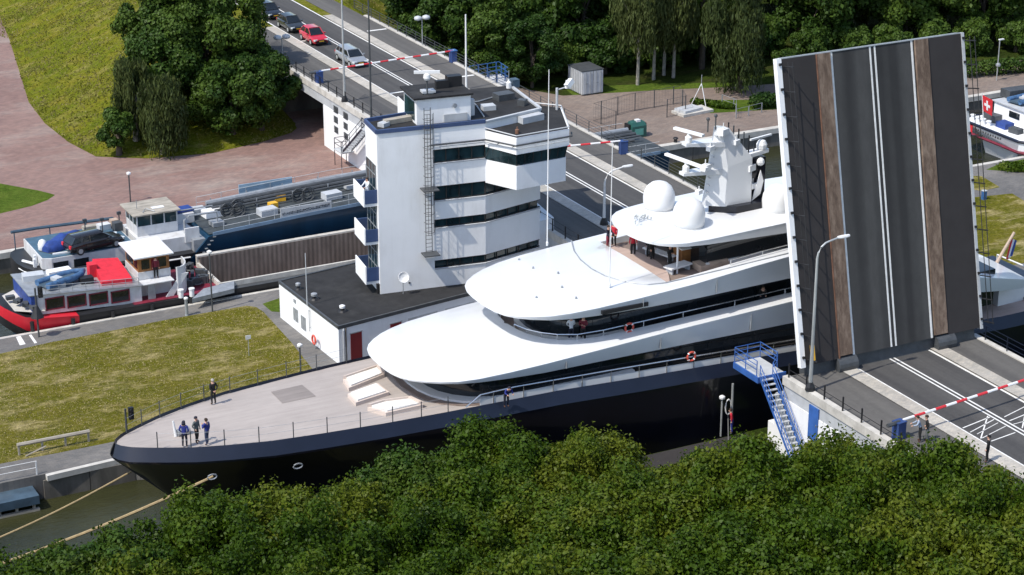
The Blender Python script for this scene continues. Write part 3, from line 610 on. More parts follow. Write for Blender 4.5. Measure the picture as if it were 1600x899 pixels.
# ---------------------------------------------------------------- the yacht
YC=114.5
Y=thing('motor_yacht','large white and navy superyacht squeezing through the lock under the raised bridge','yacht',(34,YC,ZW))
HD=[(32.5,.12),(32.7,.55),(33.2,1.05),(34,1.55),(35.5,2.35),(37,3.05),(40.6,4.1),(46,4.85),(50,5.18),(54,5.38),(60,5.62),(66,5.75),(96,5.75),(101,5.3),(104,4.9)]
ZD=[(32,5.0),(60,5.05),(74,4.5),(80,4.25),(92,3.7),(104,3.2)]
def half(x): return lerp(HD,x)
def zd(x): return lerp(ZD,x)
HW=[(0,.05),(4,.75),(10,1.9),(18,3.7),(27,5.1),(36,5.8),(80,5.8)]
xs=[32.5,32.7,33.2,34,35,36.5,38.5,41,44,48,52,56,60,66,72,78,84,90,96,101,104]
def hullx(x,x0): return x0+(x-32.5)*(104-x0)/(104-32.5)
def rings(sgn):
    out=[]
    for x in xs:
        h=half(x); z=zd(x); k=h+min(.5,.12+h*.25); r=[]
        r.append((x+.05,sgn*(h-.06),z-.16)); r.append((x,sgn*h,z+.06)); r.append((x-.28*(1 if x<34 else 0),sgn*k,z-.72)); r.append((x-.26*(1 if x<34 else 0),sgn*(k-.02),z-.86))
        xa=hullx(x,34.0); r.append((xa,sgn*max(.05,.62*k+.38*lerp(HW,xa-34)),2.6*(z/5)))
        xb=hullx(x,36.2); r.append((xb,sgn*max(.04,.25*k+.75*lerp(HW,xb-36.2)),.2)); xc=hullx(x,38.6); r.append((xc,sgn*lerp(HW,xc-38.6),-2.6))
        out.append([Vector((p[0],YC+p[1],p[2])) for p in r])
    return out
g=M(); L=[]
for a,b in zip(rings(-1),rings(1)): L.append(a[::-1]+b)
nr=len(L[0]); v=[p for r in L for p in r]; fs=[];ms=[]
for i in range(len(L)-1):
    for j in range(nr-1):
        if j==6: continue
        fs.append((i*nr+j,i*nr+j+1,(i+1)*nr+j+1,(i+1)*nr+j)); ms.append(0 if j in (4,5,7,8) else 1)
fs.append(tuple(range((len(L)-1)*nr,len(L)*nr))); ms.append(1); fs.append(tuple(range(0,nr))); ms.append(0)
for f,k in zip(fs,ms): pass
g.v=[tuple(p) for p in v]; g.f=fs; g.m=ms
part(g,'hull',[navy,hullblk],Y,25)
dx=[32.6,32.9,33.5,34.5,36,38,41,45,49,54,60,66,74,80,88,96,101,103.8]
def deckpoly(x0,x1,ins,zz,name,m,par=Y):
    X=[x0]+[x for x in dx if x0<x<x1]+[x1]; g=M(); n=len(X)
    v=[(x,YC-max(.03,half(x)-ins),zd(x)+zz) for x in X]+[(x,YC+max(.03,half(x)-ins),zd(x)+zz) for x in X]
    g.add(v,[(i,i+1,n+i+1,n+i) for i in range(n-1)]); return part(g,name,m,par)
deckpoly(32.6,92,.07,-.12,'foredeck',teakm); deckpoly(92,103.9,.07,-.12,'aft_deck',teakp)
g=M(); z=4.886; a=[GX(0,0,1)]
g.sheet([tuple(G(x,y,4.89)[:2]) for x,y in ((423,613),(472,602),(494,620),(441,631))],4.918); part(g,'hatch_cover',wornteak,Y)
# superstructure tiers: crowned roof, lip, fascia, flat underside, optional sunken deck
def tier(name,outl,zt,zb,crown,x1,inner,zfl,m,xs_extra=(),ends=None):
    X=sorted(set([x for x,_ in outl if x<=x1]+[x1]+list(xs_extra))); g=M()
    for sg in (-1,1):
        rg=[]
        for x in X:
            h=max(.03,lerp(outl,x)); inn=min(inner(x),h-.05) if inner(x)>0 else 0; c=crown*min(1,(h/5.6)**1.5) if not callable(crown) else crown(x)*min(1,(h/5.6)**1.5); zt_=lerp(zt,x); zb_=lerp(zb,x)
            top=lambda y: zt_+c*(1-(y/h)**2)
            r=[(x,sg*inn,zfl if inn>0 else top(0)),(x,sg*inn,top(inn))]
            for k in (.2,.4,.6,.8,.93,1): y=inn+(h-inn)*k; r.append((x,sg*y,top(y)))
            r+=[(x,sg*(h-.01),zt_-.12*min(1,(zt_-zb_)*2)),(x,sg*(h-.30*min(1,(zt_-zb_))),zb_),(x,sg*h*.5,zb_),(x,0,zb_)]
            rg.append([Vector((p[0],YC+p[1],p[2])) for p in r])
        g.loft(rg,False,False); k=len(rg[-1]); 
        g.add(rg[-1],[tuple(range(k))])
        g.add(rg[0],[tuple(range(k))])
    return part(g,name,m,Y,38)
O1=[(50.0,.05),(50.03,1.0),(50.12,1.8),(50.35,2.6),(50.75,3.3),(51.4,3.95),(52.2,4.55),(53.2,5.05),(54.5,5.4),(56.5,5.62),(59,5.75),(64,5.8),(93,5.8),(96.5,5.5),(99,4.9)]
in1=lambda x: 0 if x<59.15 else (lerp([(59.15,.25),(59.3,1.3),(59.6,2.1),(60.2,2.95),(61.0,3.6),(62.2,4.1),(64,4.35),(74,4.5),(90,4.6)],x) if x<88 else 0)
tier('main_roof',O1,[(50,6.78),(53.2,6.86),(59,7.2),(68,7.7),(78,8.1),(86,8.2),(92,7.4),(97,6.2),(99,5.6)],[(50,6.72),(53.2,6.70),(59,6.50),(78,6.36),(92,6.0),(99,4.9)],lambda x: lerp([(50,.75),(59,.75),(66,.3),(74,.12),(99,.2)],x),99,in1,7.15,yachtw,[59.15,59.16,59.3,59.6,60.2,61,62.2,67,70,74,78,82,86,88,88.01,90])
O2=[(57.15,.05),(57.18,1.0),(57.3,2.0),(57.6,2.9),(58.1,3.6),(58.9,4.25),(59.9,4.8),(61.2,5.2),(63,5.45),(66,5.6),(70,5.65),(86,5.5),(90,4.8)]
in2=lambda x: 0 if x<68.7 else 4.35
tier('upper_roof',O2,[(57.2,9.78),(60.5,9.98),(61.5,10.08),(70,10.62),(77.5,11.3),(90,11.3)],[(57.2,9.72),(60.5,9.62),(70,9.45),(77.6,9.55),(90,9.6)],lambda x: lerp([(57,.55),(64,.45),(68.7,.10),(90,.05)],x),90,in2,10.25,yachtw,[68.69,68.7,72,75,78,82])
O3=[(68.0,.05),(68.03,.8),(68.15,1.6),(68.4,2.4),(68.85,3.1),(69.5,3.65),(70.4,4.0),(72,4.2),(80,4.25),(86,3.9)]
tier('hard_top',O3,[(67.4,12.78),(70.2,12.86),(78,13.12),(86,13.2)],[(67.4,12.70),(70.2,12.6),(78,12.3),(86,12.3)],.22,86,lambda x:0,0,yachtw,[75,78,82])
# glazing under each tier
def glaz(outl,x1,z0,z1,name,m,taper=0.):
    X=[x for x,_ in outl if x<x1]+[x1]; g=M()
    P=[(x,YC-lerp(outl,x)) for x in X]+[(x,YC+lerp(outl,x)) for x in X[::-1]]
    g.prism(P,z0,z1); return part(g,name,m,Y,30)
OG1=[(52.75,.05),(52.85,1.2),(53.15,2.2),(53.7,3.1),(54.6,3.95),(55.8,4.5),(57.5,4.75),(97,4.75)]
gl=glaz(OG1,96,4.2,6.9,'saloon_glazing',glass)
OS1=[(52.0,.05),(52.1,1.3),(52.45,2.5),(53.0,3.5),(53.9,4.4),(55.2,4.95),(57.2,5.1),(66,5.1)]
glaz(OS1,66,4.5,5.14,'front_coaming',yachtg)
OS2=[(51.55,.05),(51.65,1.4),(52.0,2.7),(52.6,3.75),(53.6,4.6),(54.8,5.05),(55.6,5.1)]
glaz(OS2,55.6,4.5,5.0,'lower_coaming',teakd)
OG2=[(60.6,.05),(60.7,1.0),(61.0,1.8),(61.6,2.5),(62.6,3.1),(64,3.4),(90,3.5)]
glaz(OG2,88,7.1,9.9,'bridge_glazing',glass)
OS3=[(60.25,.05),(60.4,1.2),(60.8,2.1),(61.4,2.85),(62.5,3.4),(63.6,3.62),(66,3.65)]
glaz(OS3,66,7.1,7.42,'wheelhouse_coaming',yachtg)
g=M(); X=[59.2,59.3,59.6,60.2,61,62.2,64,70,78,88]; g.sheet([(x,YC-in1(x)-.02) for x in X]+[(x,YC+in1(x)+.02) for x in X[::-1]],7.16); part(g,'walkway_deck',teakd,Y)
g=M(); g.sheet([(68.72,YC-4.33),(88,YC-4.33),(88,YC+4.33),(68.72,YC+4.33)],10.256); part(g,'sun_deck',teakd,Y)
g=M(); arc=[(68.72+1.45*(1-(y/4.3)**2)+.25,YC+y) for y in [4.3*k/8 for k in range(8,-9,-1)]]; g.prism([(68.74,YC-4.3),*arc[::-1],(68.74,YC+4.3)],10.26,10.42); part(g,'seat_platform',teakp,Y)
g=M(); g.box(72.6,YC-3.1,10.26,79.2,YC+3.1,12.45); part(g,'deck_house',glass,Y); 
for s in (-1,1):
    g=M(); g.box(72.5,YC+s*3.18-.06,10.26,84,YC+s*3.18+.06,10.85); part(g,'deck_house_base',yachtg,Y)
for y in (-2.6,2.6):
    g=M(); g.tube([(70.6,YC+y,10.26),(70.6,YC+y,12.75)],.07,8); part(g,'hard_top_post',yachtg,Y)
def surf2(x,y): h=max(.1,lerp(O2,x)); return lerp([(57.2,9.78),(60.5,9.98),(61.5,10.08),(70,10.62),(77.5,11.3),(90,11.3)],x)+lerp([(57,.55),(64,.45),(68.7,.10),(90,.05)],x)*min(1,(h/5.6)**1.5)*(1-min(1,((y-YC)/h)**2))
def drape(x,y):
    z=10.5
    for _ in range(12): p=G(x,y,z); z=surf2(p.x,p.y)+.03
    return Vector(G(x,y,z))
for sx in (66.2,71.8): g=M(); g.box(sx,YC-5.66,lerp([(61,9.7),(78,9.7)],sx),sx+.03,YC-5.5,lerp([(61.5,10.0),(70,10.5),(78,11.1)],sx)); part(g,'panel_seam',grey,Y)
for sx in (60.5,67.5,74.5): g=M(); g.box(sx,YC-5.83,6.6,sx+.03,YC-5.6,lerp([(59,7.0),(78,7.9)],sx)); part(g,'panel_seam',grey,Y)
g=M(); pl=[drape(x,y) for x,y in ((893,376),(897,392),(907,406),(924,420),(945,431),(968,438),(990,443),(1012,445),(1040,442),(1075,434),(1130,421),(1235,395))]; g.tube(pl,.045,5); part(g,'windscreen_rim',grey,Y)
# fascia slots and vents
g=M(); g.box(63.2,YC-5.62,9.72,66.6,YC-5.40,9.98); part(g,'fascia_slot',black,Y)
# bulwark hand rail aft of the foredeck
for sg in (-1,1):
    g=M(); pl=[Vector((x,YC+sg*(half(x)-.1),zd(x)+dz)) for x,dz in ((53.6,.1),(54.6,.75),(57,.85),(64,.85),(72,.85),(80,.85),(92,.85))]; g.tube(pl,.05,6); rl=part(g,'bulwark_rail',steel,Y)
    g=M(); X=[54.6,57,64,72,80,92]; g.loft([[Vector((x,YC+sg*(half(x)-.12),zd(x)-.1)),Vector((x,YC+sg*(half(x)-.12),zd(x)+.42)),Vector((x,YC+sg*(half(x)-.2),zd(x)+.42)),Vector((x,YC+sg*(half(x)-.2),zd(x)-.1))] for x in X]); part(g,'bulwark',yachtg if sg<0 else navy,Y)
    p0=None
    for x in np.arange(55.5,92,2.1):
        if p0 is None:
            b=Vector((x,YC+sg*(half(x)-.1),zd(x))); g=M(); g.tube([b,b+Vector((0,0,.85))],.03,5); p0=part(g,'stanchion',steel,rl)
        else: c=p0.copy(); COL.objects.link(c); c.parent=rl; c.location=Vector((x,YC+sg*(half(x)-.1),zd(x)))-b
# foredeck stanchions with wires
ps=[]
for sg in (-1,1):
    X=[34.6,36.4,38.3,40.3,42.4,44.5,46.6,48.7,50.6,52.4] if sg<0 else [33.6,34.8,36.2,37.8,39.5,41.4,43.4,45.5,47.7,49.9]
    pts=[Vector((x,YC+sg*(half(x)-.12),zd(x))) for x in X]
    g=M()
    for hz in (.5,.95): g.tube([p+Vector((0,0,hz)) for p in pts],.010,4)
    rl=part(g,'guard_wire',grey,Y); b=pts[0]; g=M(); g.tube([b,b+Vector((0,0,1.05))],.035,5); p0=part(g,'stanchion',dgrey,rl)
    for q in pts[1:]: c=p0.copy(); COL.objects.link(c); c.parent=rl; c.location=q-b
# walkway and upper rails
for sg in (-1,1):
    X=[59.25,59.6,60.2,61,62.2,64,67,70,74,78,82,87]; pts=[Vector((x,YC+sg*(in1(x)+.03),lerp([(59,7.75),(62,7.6),(70,7.85),(80,8.15)],x))) for x in X]
    g=M(); g.tube([p+Vector((0,0,.42)) for p in pts],.04,6); rl=part(g,'walkway_rail',steel,Y); b=pts[0]; g=M(); g.tube([b,b+Vector((0,0,.42))],.028,5); p0=part(g,'stanchion',steel,rl)
    for q in pts[1:]: c=p0.copy(); COL.objects.link(c); c.parent=rl; c.location=q-b
    X=[73.5,76,79,82,85]; pts=[Vector((x,YC+sg*4.6,lerp([(70,10.75),(78,11.38),(90,11.4)],x))) for x in X]
    g=M(); g.tube([p+Vector((0,0,.35)) for p in pts],.035,6); rl=part(g,'sun_deck_rail',steel,Y); b=pts[0]; g=M(); g.tube([b,b+Vector((0,0,.35))],.028,5); p0=part(g,'stanchion',steel,rl)
    for q in pts[1:]: c=p0.copy(); COL.objects.link(c); c.parent=rl; c.location=q-b
# radomes
for k,(x,y,r) in enumerate(((72.2,117.0,1.06),(72.1,113.0,1.06),(79.0,112.7,1.06))):
    g=M(); z=13.0; prof=[(.86*r,0),(.90*r,.05),(.99*r,.12),(1.02*r,.5),(1.03*r,.85),(.97*r,1.2),(.80*r,1.55),(.53*r,1.79),(.24*r,1.9),(.01,1.92)]; g.lathe((x,y,z+.05),prof,24); d=part(g,'radome',radome,Y,50)
    g=M(); g.lathe((x,y,z-.1),[(.98*r,0),(.98*r,.2),(.9*r,.22)],24); part(g,'base_ring',yachtg,d)
# mast
def mz(x,y): p=GY(x,y,114.4); return p.x,p.z
front=[mz(1097,322),mz(1106,268),mz(1117,198)]; aft=[mz(1164,312),mz(1168,243),mz(1137,200)]
g=M()
rg=[]
for (xf,zf),(xa,za),w in zip(front,aft,(.85,.7,.35)):
    rg.append([Vector((xf,YC,zf)),Vector((xf+(xa-xf)*.38,YC-w,zf*.6+za*.4)),Vector((xa,YC-w,za)),Vector((xa,YC+w,za)),Vector((xf+(xa-xf)*.38,YC+w,zf*.6+za*.4))])
g.loft(rg); ms_=part(g,'mast',yachtw,Y)
g=M(); z0=12.9; g.prism([(74.6,YC),(76,YC-1.3),(79.4,YC-1.3),(79.4,YC+1.3),(76,YC+1.3)],z0,[13.7]*5); g.box(77.7,YC-.5,13.7,78.75,YC+.5,16.6); part(g,'mast_base',hullblk,ms_)
for (xa,za),(xb,zb),(sx,sy),ln,rz in ((mz(1070,226),mz(1128,222),mz(1080,210),1.25,R(-72)),(mz(1066,272),mz(1126,264),mz(1068,243),2.05,R(-80))):
    g=M(); g.loft([[Vector((xa,YC-.3,za-.12)),Vector((xa,YC+.3,za-.12)),Vector((xa,YC+.3,za+.08)),Vector((xa,YC-.3,za+.08))],[Vector((xb,YC-.55,zb-.25)),Vector((xb,YC+.55,zb-.25)),Vector((xb,YC+.55,zb+.12)),Vector((xb,YC-.55,zb+.12))]]); pf=part(g,'radar_platform',yachtw,ms_)
    g=M(); g.lathe((xa+.35,YC,za+.1),[(.24,0),(.24,.35),(.12,.45),(.1,.62)],10); part(g,'radar_pedestal',radome,ms_)
    g=M(); g.obox((xa+.35,YC,za+.8),(ln,.14,.08),rz); part(g,'radar_bar',radome,ms_)
g=M(); x,z=mz(1166,240); g.loft([[Vector((x,YC-.4,z-.3)),Vector((x,YC+.4,z-.3)),Vector((x,YC+.4,z)),Vector((x,YC-.4,z))],[Vector((x+1.7,YC-.3,z-.1)),Vector((x+1.7,YC+.3,z-.1)),Vector((x+1.7,YC+.3,z+.15)),Vector((x+1.7,YC-.3,z+.15))]]); g.lathe((x+1.3,YC,z+.15),[(.35,0),(.38,.3),(.25,.55),(.1,.62)],10); g.obox((x+1.2,YC,z+.95),(1.0,.08,.06),R(12)); g.ball((x+.9,YC-.5,z-.6),.3,8); part(g,'aft_radar',radome,ms_)
for x,y,hh in ((1106,200,1.0),(1118,196,1.1)): g=M(); a=GY(x,y,114.4); g.tube([a-Vector((0,0,.3)),a+Vector((0,0,hh*.6))],.05,5); g.ball(a+Vector((0,0,hh*.6)),.13,8); part(g,'mast_antenna',dgrey,ms_)
for i in range(6): g=M(); a=GY(1138+i*8,206+i*5,114.4); g.tube([a-Vector((0,0,.6)),a+Vector((0,0,.65))],.05,4); part(g,'mast_antenna',dgrey if i%2 else black,ms_)
g=M()
for r0 in range(9):
    a=GY(1117-r0*1.8,212+r0*11,114.35); g.box(a.x,a.y-.25,a.z,a.x+.1,a.y+.25,a.z+.05)
part(g,'mast_ladder',lgrey,ms_)
for x,y,s in ((1102,262,.28),(1110,232,.22),(1130,206,.3),(1150,222,.22),(1172,262,.3),(1176,290,.25),(1092,300,.2)): g=M(); a=GY(x,y,114.0); g.obox(a,(s*1.2,s*.8,s*.7),.4); g.tube([a,a+Vector((0,0,s*2))],.04,5); part(g,'mast_unit',radome,ms_)
g=M(); x,z=mz(1183,262); cl=[Vector((x-.1,YC-.7,z)),Vector((x+.15,YC-.72,z-.8)),Vector((x-.05,YC-.7,z-1.7)),Vector((x-.75,YC-.74,z-2.1)),Vector((x-.45,YC-.7,z-1.1))]; g.slab(cl,(0,.05,0)); part(g,'furled_flag',flagw,ms_)
# whip antennas
for (bx,by,tx,ty,z,nm) in ((855,384,868,118,10.3,''),(952,449,966,238,10.3,'')):
    a=drape(bx,by); h=((by-ty)/22.5)/.95; g=M(); g.lathe(a,[(.09,0),(.09,.25),(.03,.3)],8); g.tube([a+Vector((0,0,.2)),a+Vector((.05,0,h))],[.045,.025],6); part(g,'whip_antenna',radome,Y)
g=M()
for x,y in ((811,406),(833,419),(872,427),(878,449),(900,466),(838,465)): a=drape(x,y); g.lathe(a-Vector((0,0,.12)),[(.09,0),(.07,.2),(.02,.24)],8)
part(g,'deck_fitting',grey,Y)
a=G(1000,345,13.05); g=M(); r2=random.Random(2)
for i in range(16):
    p=a+Vector((r2.uniform(-.7,.7),r2.uniform(-.5,.5),.0)); g.tube([p,p+Vector((r2.uniform(-.2,.2),r2.uniform(-.2,.2),.22))],.03,4); g.ball(p+Vector((0,0,.22)),.07,6)
part(g,'light_cluster',galv,Y)
a=G(1214,333,12.9); g=M(); g.tube([a,a+Vector((1.7,-.6,.1))],[.22,.1],8); part(g,'crane_arm',lgrey,Y)
# fairleads on the bow
for x,y,YY in ((331,745,110.6),(465,728,109.6)):
    a=GY(x,y,YY); g=M(); g.tube([a+Vector((.3*math.cos(t_),-.05,.16*math.sin(t_))) for t_ in [2*math.pi*i/10 for i in range(11)]],.05,5); part(g,'fairlead',grey,Y)
# aft body
g=M(); OA=[(94,5.4),(98,5.2),(101,4.6),(103.5,4.2)]
b=g.box(100.2,YC-4.7,zd(100)-.1,103.9,YC+4.7,zd(100)+.12); part(g,'stern_platform',navy,Y)
g=M(); a0=[Vector((99.2,YC-4.9,4.6)),Vector((100.8,YC-4.9,4.5)),Vector((102.3,YC-4.5,4.3)),Vector((103.0,YC-3.2,4.2)),Vector((103.2,YC,4.2)),Vector((103.0,YC+3.2,4.2))]; g.tube(a0,.06,6); rl=part(g,'stern_rail',radome,Y)
g=M()
for p in a0: g.tube([p,p-Vector((0,0,.9))],.04,5)
part(g,'stanchion',radome,rl)
g=M(); g.prism([(97.5,YC-3.6),(100.6,YC-3.2),(100.6,YC+3.2),(97.5,YC+3.6)],3.2,[5.3,4.6,4.6,5.3]); part(g,'aft_bench',cream,Y)
a=GY(1562,398,114.5); bt=GY(1585,363,114.5); g=M(); g.tube([a-Vector((.4,0,.9)),bt],[.14,.1],8); fs_=part(g,'ensign_staff',tanc,Y)
g=M(); f0=a.lerp(bt,.75)
for k,(m_) in enumerate((0,1,2)):
    g.slab([f0+Vector((.05+.2*k,0,-.05-.1*k)),f0+Vector((.05+.2*(k+1),.04,-.15-.1*k)),f0+Vector((-.1+.17*(k+1),.1,-1.75+.1*k)),f0+Vector((-.2+.17*k,.06,-1.7+.1*k))],(0,.03,0),m_)
part(g,'ensign',[wred,flagw,flagb],fs_)
# furniture on the foredeck and sun deck, each its own thing
def sofa(pts,zb,label,back):
    zb-=.12; P=[Vector(G(x,y,zb)) for x,y in pts]; c=sum(P,Vector())/len(P); t=thing('deck_sofa',label,'sofa',c)
    def sc(k,z): return [(c.x+(p.x-c.x)*k,c.y+(p.y-c.y)*k) for p in P]
    g=M(); g.prism(sc(1,0),zb-.32,zb-.02,0); part(g,'base',creamr,t)
    g=M(); g.prism(sc(.84,0),zb-.018,zb+.08); part(g,'cushion',cream,t)
    g=M(); n=len(P); o=sc(1,0); i_=sc(.85,0)
    for k in back: 
        a,b=o[k],o[(k+1)%n]; c1,d1=i_[(k+1)%n],i_[k]; g.prism([a,b,c1,d1],zb-.015,zb+.2)
    part(g,'backrest',creamr,t); return t
sofa([(536,592),(592,573),(601,584),(545,606)],5.3,'cream corner sofa on the foredeck, farthest from the camera',(0,1))
sofa([(543,615),(590,598),(608,612),(556,629)],5.3,'cream sun pad in the middle of the foredeck seating',())
sofa([(574,636),(598,629),(642,623),(661,632),(603,645)],5.3,'cream curved sofa on the foredeck, nearest the hull edge',(0,1,2))
def bench(x,y,z,l,w,rz,label):
    a=G(x,y,z); t=thing('deck_bench',label,'bench',a); ca,sa=math.cos(rz),math.sin(rz)
    g=M(); g.obox(a+Vector((0,0,.42)),(l,w,.05),rz); part(g,'seat',radome,t)
    for i in (-1,1):
        g=M(); p=a+Vector((ca*l*.8*i,sa*l*.8*i,0)); g.obox(p+Vector((0,0,.19)),(.05,w*.8,.185),rz); part(g,'leg',lgrey,t)
    return t
bench(1059,424,10.27,.95,.4,R(12),'white bench on the sun deck edge beside the man in black'); bench(1030,403,10.27,1.3,.3,R(-75),'long white bench on the sun deck under the hard top')
a=G(1107,420,10.27); t=thing('sun_lounge','tan wooden sun lounge with cream cushions at the sun deck edge','lounge',a)
g=M(); g.box(a.x-.9,a.y-.5,10.27,a.x+1.3,a.y+.6,10.75); part(g,'base',tanc,t); g=M(); g.box(a.x-.2,a.y-.45,10.75,a.x+1.25,a.y+.55,10.9); part(g,'cushion',tanc,t)
a=G(1068,405,10.27); t=thing('bar_counter','brown wooden bar counter under the hard top','bar',a)
g=M(); g.box(a.x-.5,a.y-.6,10.27,a.x+.6,a.y+.6,11.2); part(g,'counter',wood,t); g=M(); g.box(a.x-.6,a.y-.7,11.2,a.x+.7,a.y+.7,11.27); part(g,'top',cream,t)
def ring(p,label,tilt=0,r0=.3):
    t=thing('life_ring',label,'life ring',p); g=M(); pts=[p+Vector((r0*math.cos(a),-.02,r0*math.sin(a))) for a in [2*math.pi*i/16 for i in range(17)]]; g.tube(pts,.07,7); part(g,'ring',orange,t)
    for q in range(4): g=M(); a=math.pi/4+q*math.pi/2; g.tube([p+Vector((r0*math.cos(a+s),-.02,r0*math.sin(a+s))) for s in (-.14,.14)],.08,7); part(g,'band',wwhite,t)
p=G(983,512,8.0); ring(p,'red and white life ring on the walkway rail behind the two standing men')
p=GY(1080,557,108.75); ring(p,'red and white life ring on the lower side rail of the yacht')
a=G(275,682,4.9); t=thing('mooring_winch','grey mooring winch with white post on the tip of the foredeck','winch',a)
g=M(); g.tube([a+Vector((.1,0,.2)),a+Vector((.9,.1,.25))],.22,10); part(g,'drum',grey,t); g=M(); g.tube([a,a+Vector((-.1,.1,1.0))],[.1,.06],8); part(g,'post',radome,t)
# towing lines
def line(p,q,r,label):
    p,q=Vector(p),Vector(q); pts=[p.lerp(q,k/12)-Vector((0,0,1.0*math.sin(math.pi*k/12)*.25)) for k in range(13)]; solo(M().tube(pts,r,6),'towing_line',rope,label,'rope',p)
p=GY(205,737,114.5); q=G(-70,869,1.2); line(p,q,.055,'tan towing line from the tip of the bow over open water to the left edge')
p=GY(333,745,110.7); q=G(-20,889,.6); line(p,q,.09,'thick tan towing line from the bow fairlead down towards the foreground trees')
# ---------------------------------------------------------------- barges
def hull(name,mats,par,X,yc,hw,zt,zb,bandx=None,open_x=None):
    g=M(); rg=[]
    for x in X:
        h=lerp(hw,x); z=lerp(zt,x); b=lerp(zb,x)
        rg.append([Vector((x,yc+s*k*h,zz)) for s,k,zz in ((-1,.0,b),(-1,.75,b),(-1,.96,b+.45*(z-b)),(-1,1,z-.5),(-1,1.02,z),(1,1.02,z),(1,1,z-.5),(1,.96,b+.45*(z-b)),(1,.75,b))])
    g.loft(rg,True,True)
    if open_x is not None:
        kp=[i for i,f in enumerate(g.f) if not(len(f)==4 and min(g.v[k][0] for k in f)>=open_x-.01 and all(abs(g.v[k][2]-lerp(zt,g.v[k][0]))<.01 for k in f))]; g.f=[g.f[i] for i in kp]; g.m=[g.m[i] for i in kp]
    if bandx is not None:
        for i,f in enumerate(g.f):
            c=sum((Vector(g.v[k]) for k in f),Vector())/len(f); z=lerp(zt,c.x)
            if c.x<bandx and c.z>z-1.0 and abs(c.z-z)>.02: g.m[i]=1
    return part(g,name,mats,par,30)
# red barge
t=thing('red_barge','red and white cargo barge with open brown hold nearest the island quay','barge',(36,149.9,ZW)); RBG=t; yc=149.9
zt=[(34.1,1.75),(35.7,1.05),(38,.72),(39.6,.62),(46,.55),(78,.55)]
hull('hull',[black,redp],t,[34.1,34.4,34.9,35.7,37,39.6,39.62,44,51,60,78],yc,[(34.1,.7),(34.4,1.5),(34.9,2.2),(35.7,2.75),(37,3.05),(39.6,3.15),(78,3.15)],zt,[(34.1,.2),(36,-1.2),(38,-1.9),(78,-1.9)],39.61,51)
g=M(); g.sheet([(34.6,yc-1.4),(36.2,yc-2.6),(37.2,yc-2.8),(37.2,yc+2.8),(36.2,yc+2.6),(34.6,yc+1.4)],1.3) ; part(g,'stern_deck',concrete,t)
g=M(); g.sheet([(44,yc-3.0),(51,yc-3.0),(51,yc+3.0),(44,yc+3.0)],.60); part(g,'main_deck',maroon,t)
g=M(); g.prism([(36.3,yc-2.45),(44.8,yc-2.45),(44.8,yc+2.45),(36.3,yc+2.45)],[.95,.5,.5,.95],[2.55,1.85,1.85,2.55]); cb=part(g,'cabin',boatw,t)
g=M(); g.prism([(36.1,yc-2.6),(44.9,yc-2.6),(44.9,yc+2.6),(36.1,yc+2.6)],[2.56,1.86,1.86,2.56],[2.63,1.93,1.93,2.63]); part(g,'roof',grey,cb)
g=M(); g.prism([(36.25,yc-2.55),(36.7,yc-2.55),(36.7,yc+2.55),(36.25,yc+2.55)],.9,2.5); part(g,'stern_panel',bluecl,cb)
for px in (86,120,154,188):
    p=GY(px,475-(px-86)*.12,yc-2.47); zc=lerp([(36,1.78),(44.8,1.18)],p.x)
    g=M(); g.box(p.x-.66,yc-2.48,zc-.40,p.x+.66,yc-2.44,zc+.42); w=part(g,'window',glass,cb)
    g=M()
    for a,b,c,d in ((-.74,-.48,.74,-.40),(-.74,.42,.74,.5),(-.74,-.48,-.66,.5),(.66,-.48,.74,.5)): g.box(p.x+a,yc-2.52,zc+b,p.x+c,yc-2.46,zc+d)
    part(g,'frame',maroon,w)
pts=[Vector((37.4,yc-2.5,2.55)),Vector((44.6,yc-2.5,1.95))]
railing('roof_rail','',pts,1.2,.55,(.3,.55),dgrey,par=None) if False else None
g=M()
for hz in (.3,.6): g.tube([p+Vector((0,0,hz)) for p in pts],.025,4)
for k in range(8): q=pts[0].lerp(pts[1],k/7); g.tube([q,q+Vector((0,0,.6))],.022,4)
part(g,'roof_rail',grey,t)
g=M(); g.prism([(41.9,yc-1.9),(44.3,yc-1.9),(44.3,yc+1.6),(42.3,yc+1.7)],1.95,[2.45,2.35,2.9,3.1]); part(g,'canvas_cover',redcl,t)
g=M(); g.prism([(41.6,yc+.1),(42.2,yc+.1),(42.2,yc+.9),(41.6,yc+.9)],2.0,3.2); part(g,'canvas_hood',redcl,t)
g=M(); g.box(44.9,yc-1.5,.6,47.5,yc+1.7,2.55); wh=part(g,'wheelhouse',boatw,t)
g=M(); g.box(44.95,yc-1.45,2.55,47.45,yc+1.65,3.75); wb=part(g,'cabin_top',wood,wh)
for x in (45.25,46.6): g=M(); g.box(x-.02,yc-1.48,2.75,x+.6,yc-1.44,3.5); part(g,'window',glass,wb)
g=M(); g.box(46.0,yc-1.49,1.3,46.5,yc-1.44,3.5); part(g,'door',doorred,wb)
for y in (-1.0,.0,.9): g=M(); g.box(44.91,yc+y-.32,2.8,44.97,yc+y+.42,3.5); part(g,'window',glass,wb)
g=M(); g.prism([(44.55,yc-1.9),(47.7,yc-1.9),(47.7,yc+2.0),(44.55,yc+2.0)],[3.78,3.78,3.86,3.86],[3.88,3.88,3.97,3.97]); part(g,'roof',radome,wh)
g=M(); rg_=[]
for k in range(7):
    a=k/6*math.pi*.5; x=47.6+1.3*math.sin(a); y=yc-2.5+2.6*(1-math.cos(a))
    rg_.append([Vector((x,y,.6)),Vector((x,y,2.9-k*.03)),Vector((x+.1,y-.06,2.9-k*.03)),Vector((x+.1,y-.06,.6))])
g.loft(rg_)
part(g,'curved_bulwark',boatw,t)
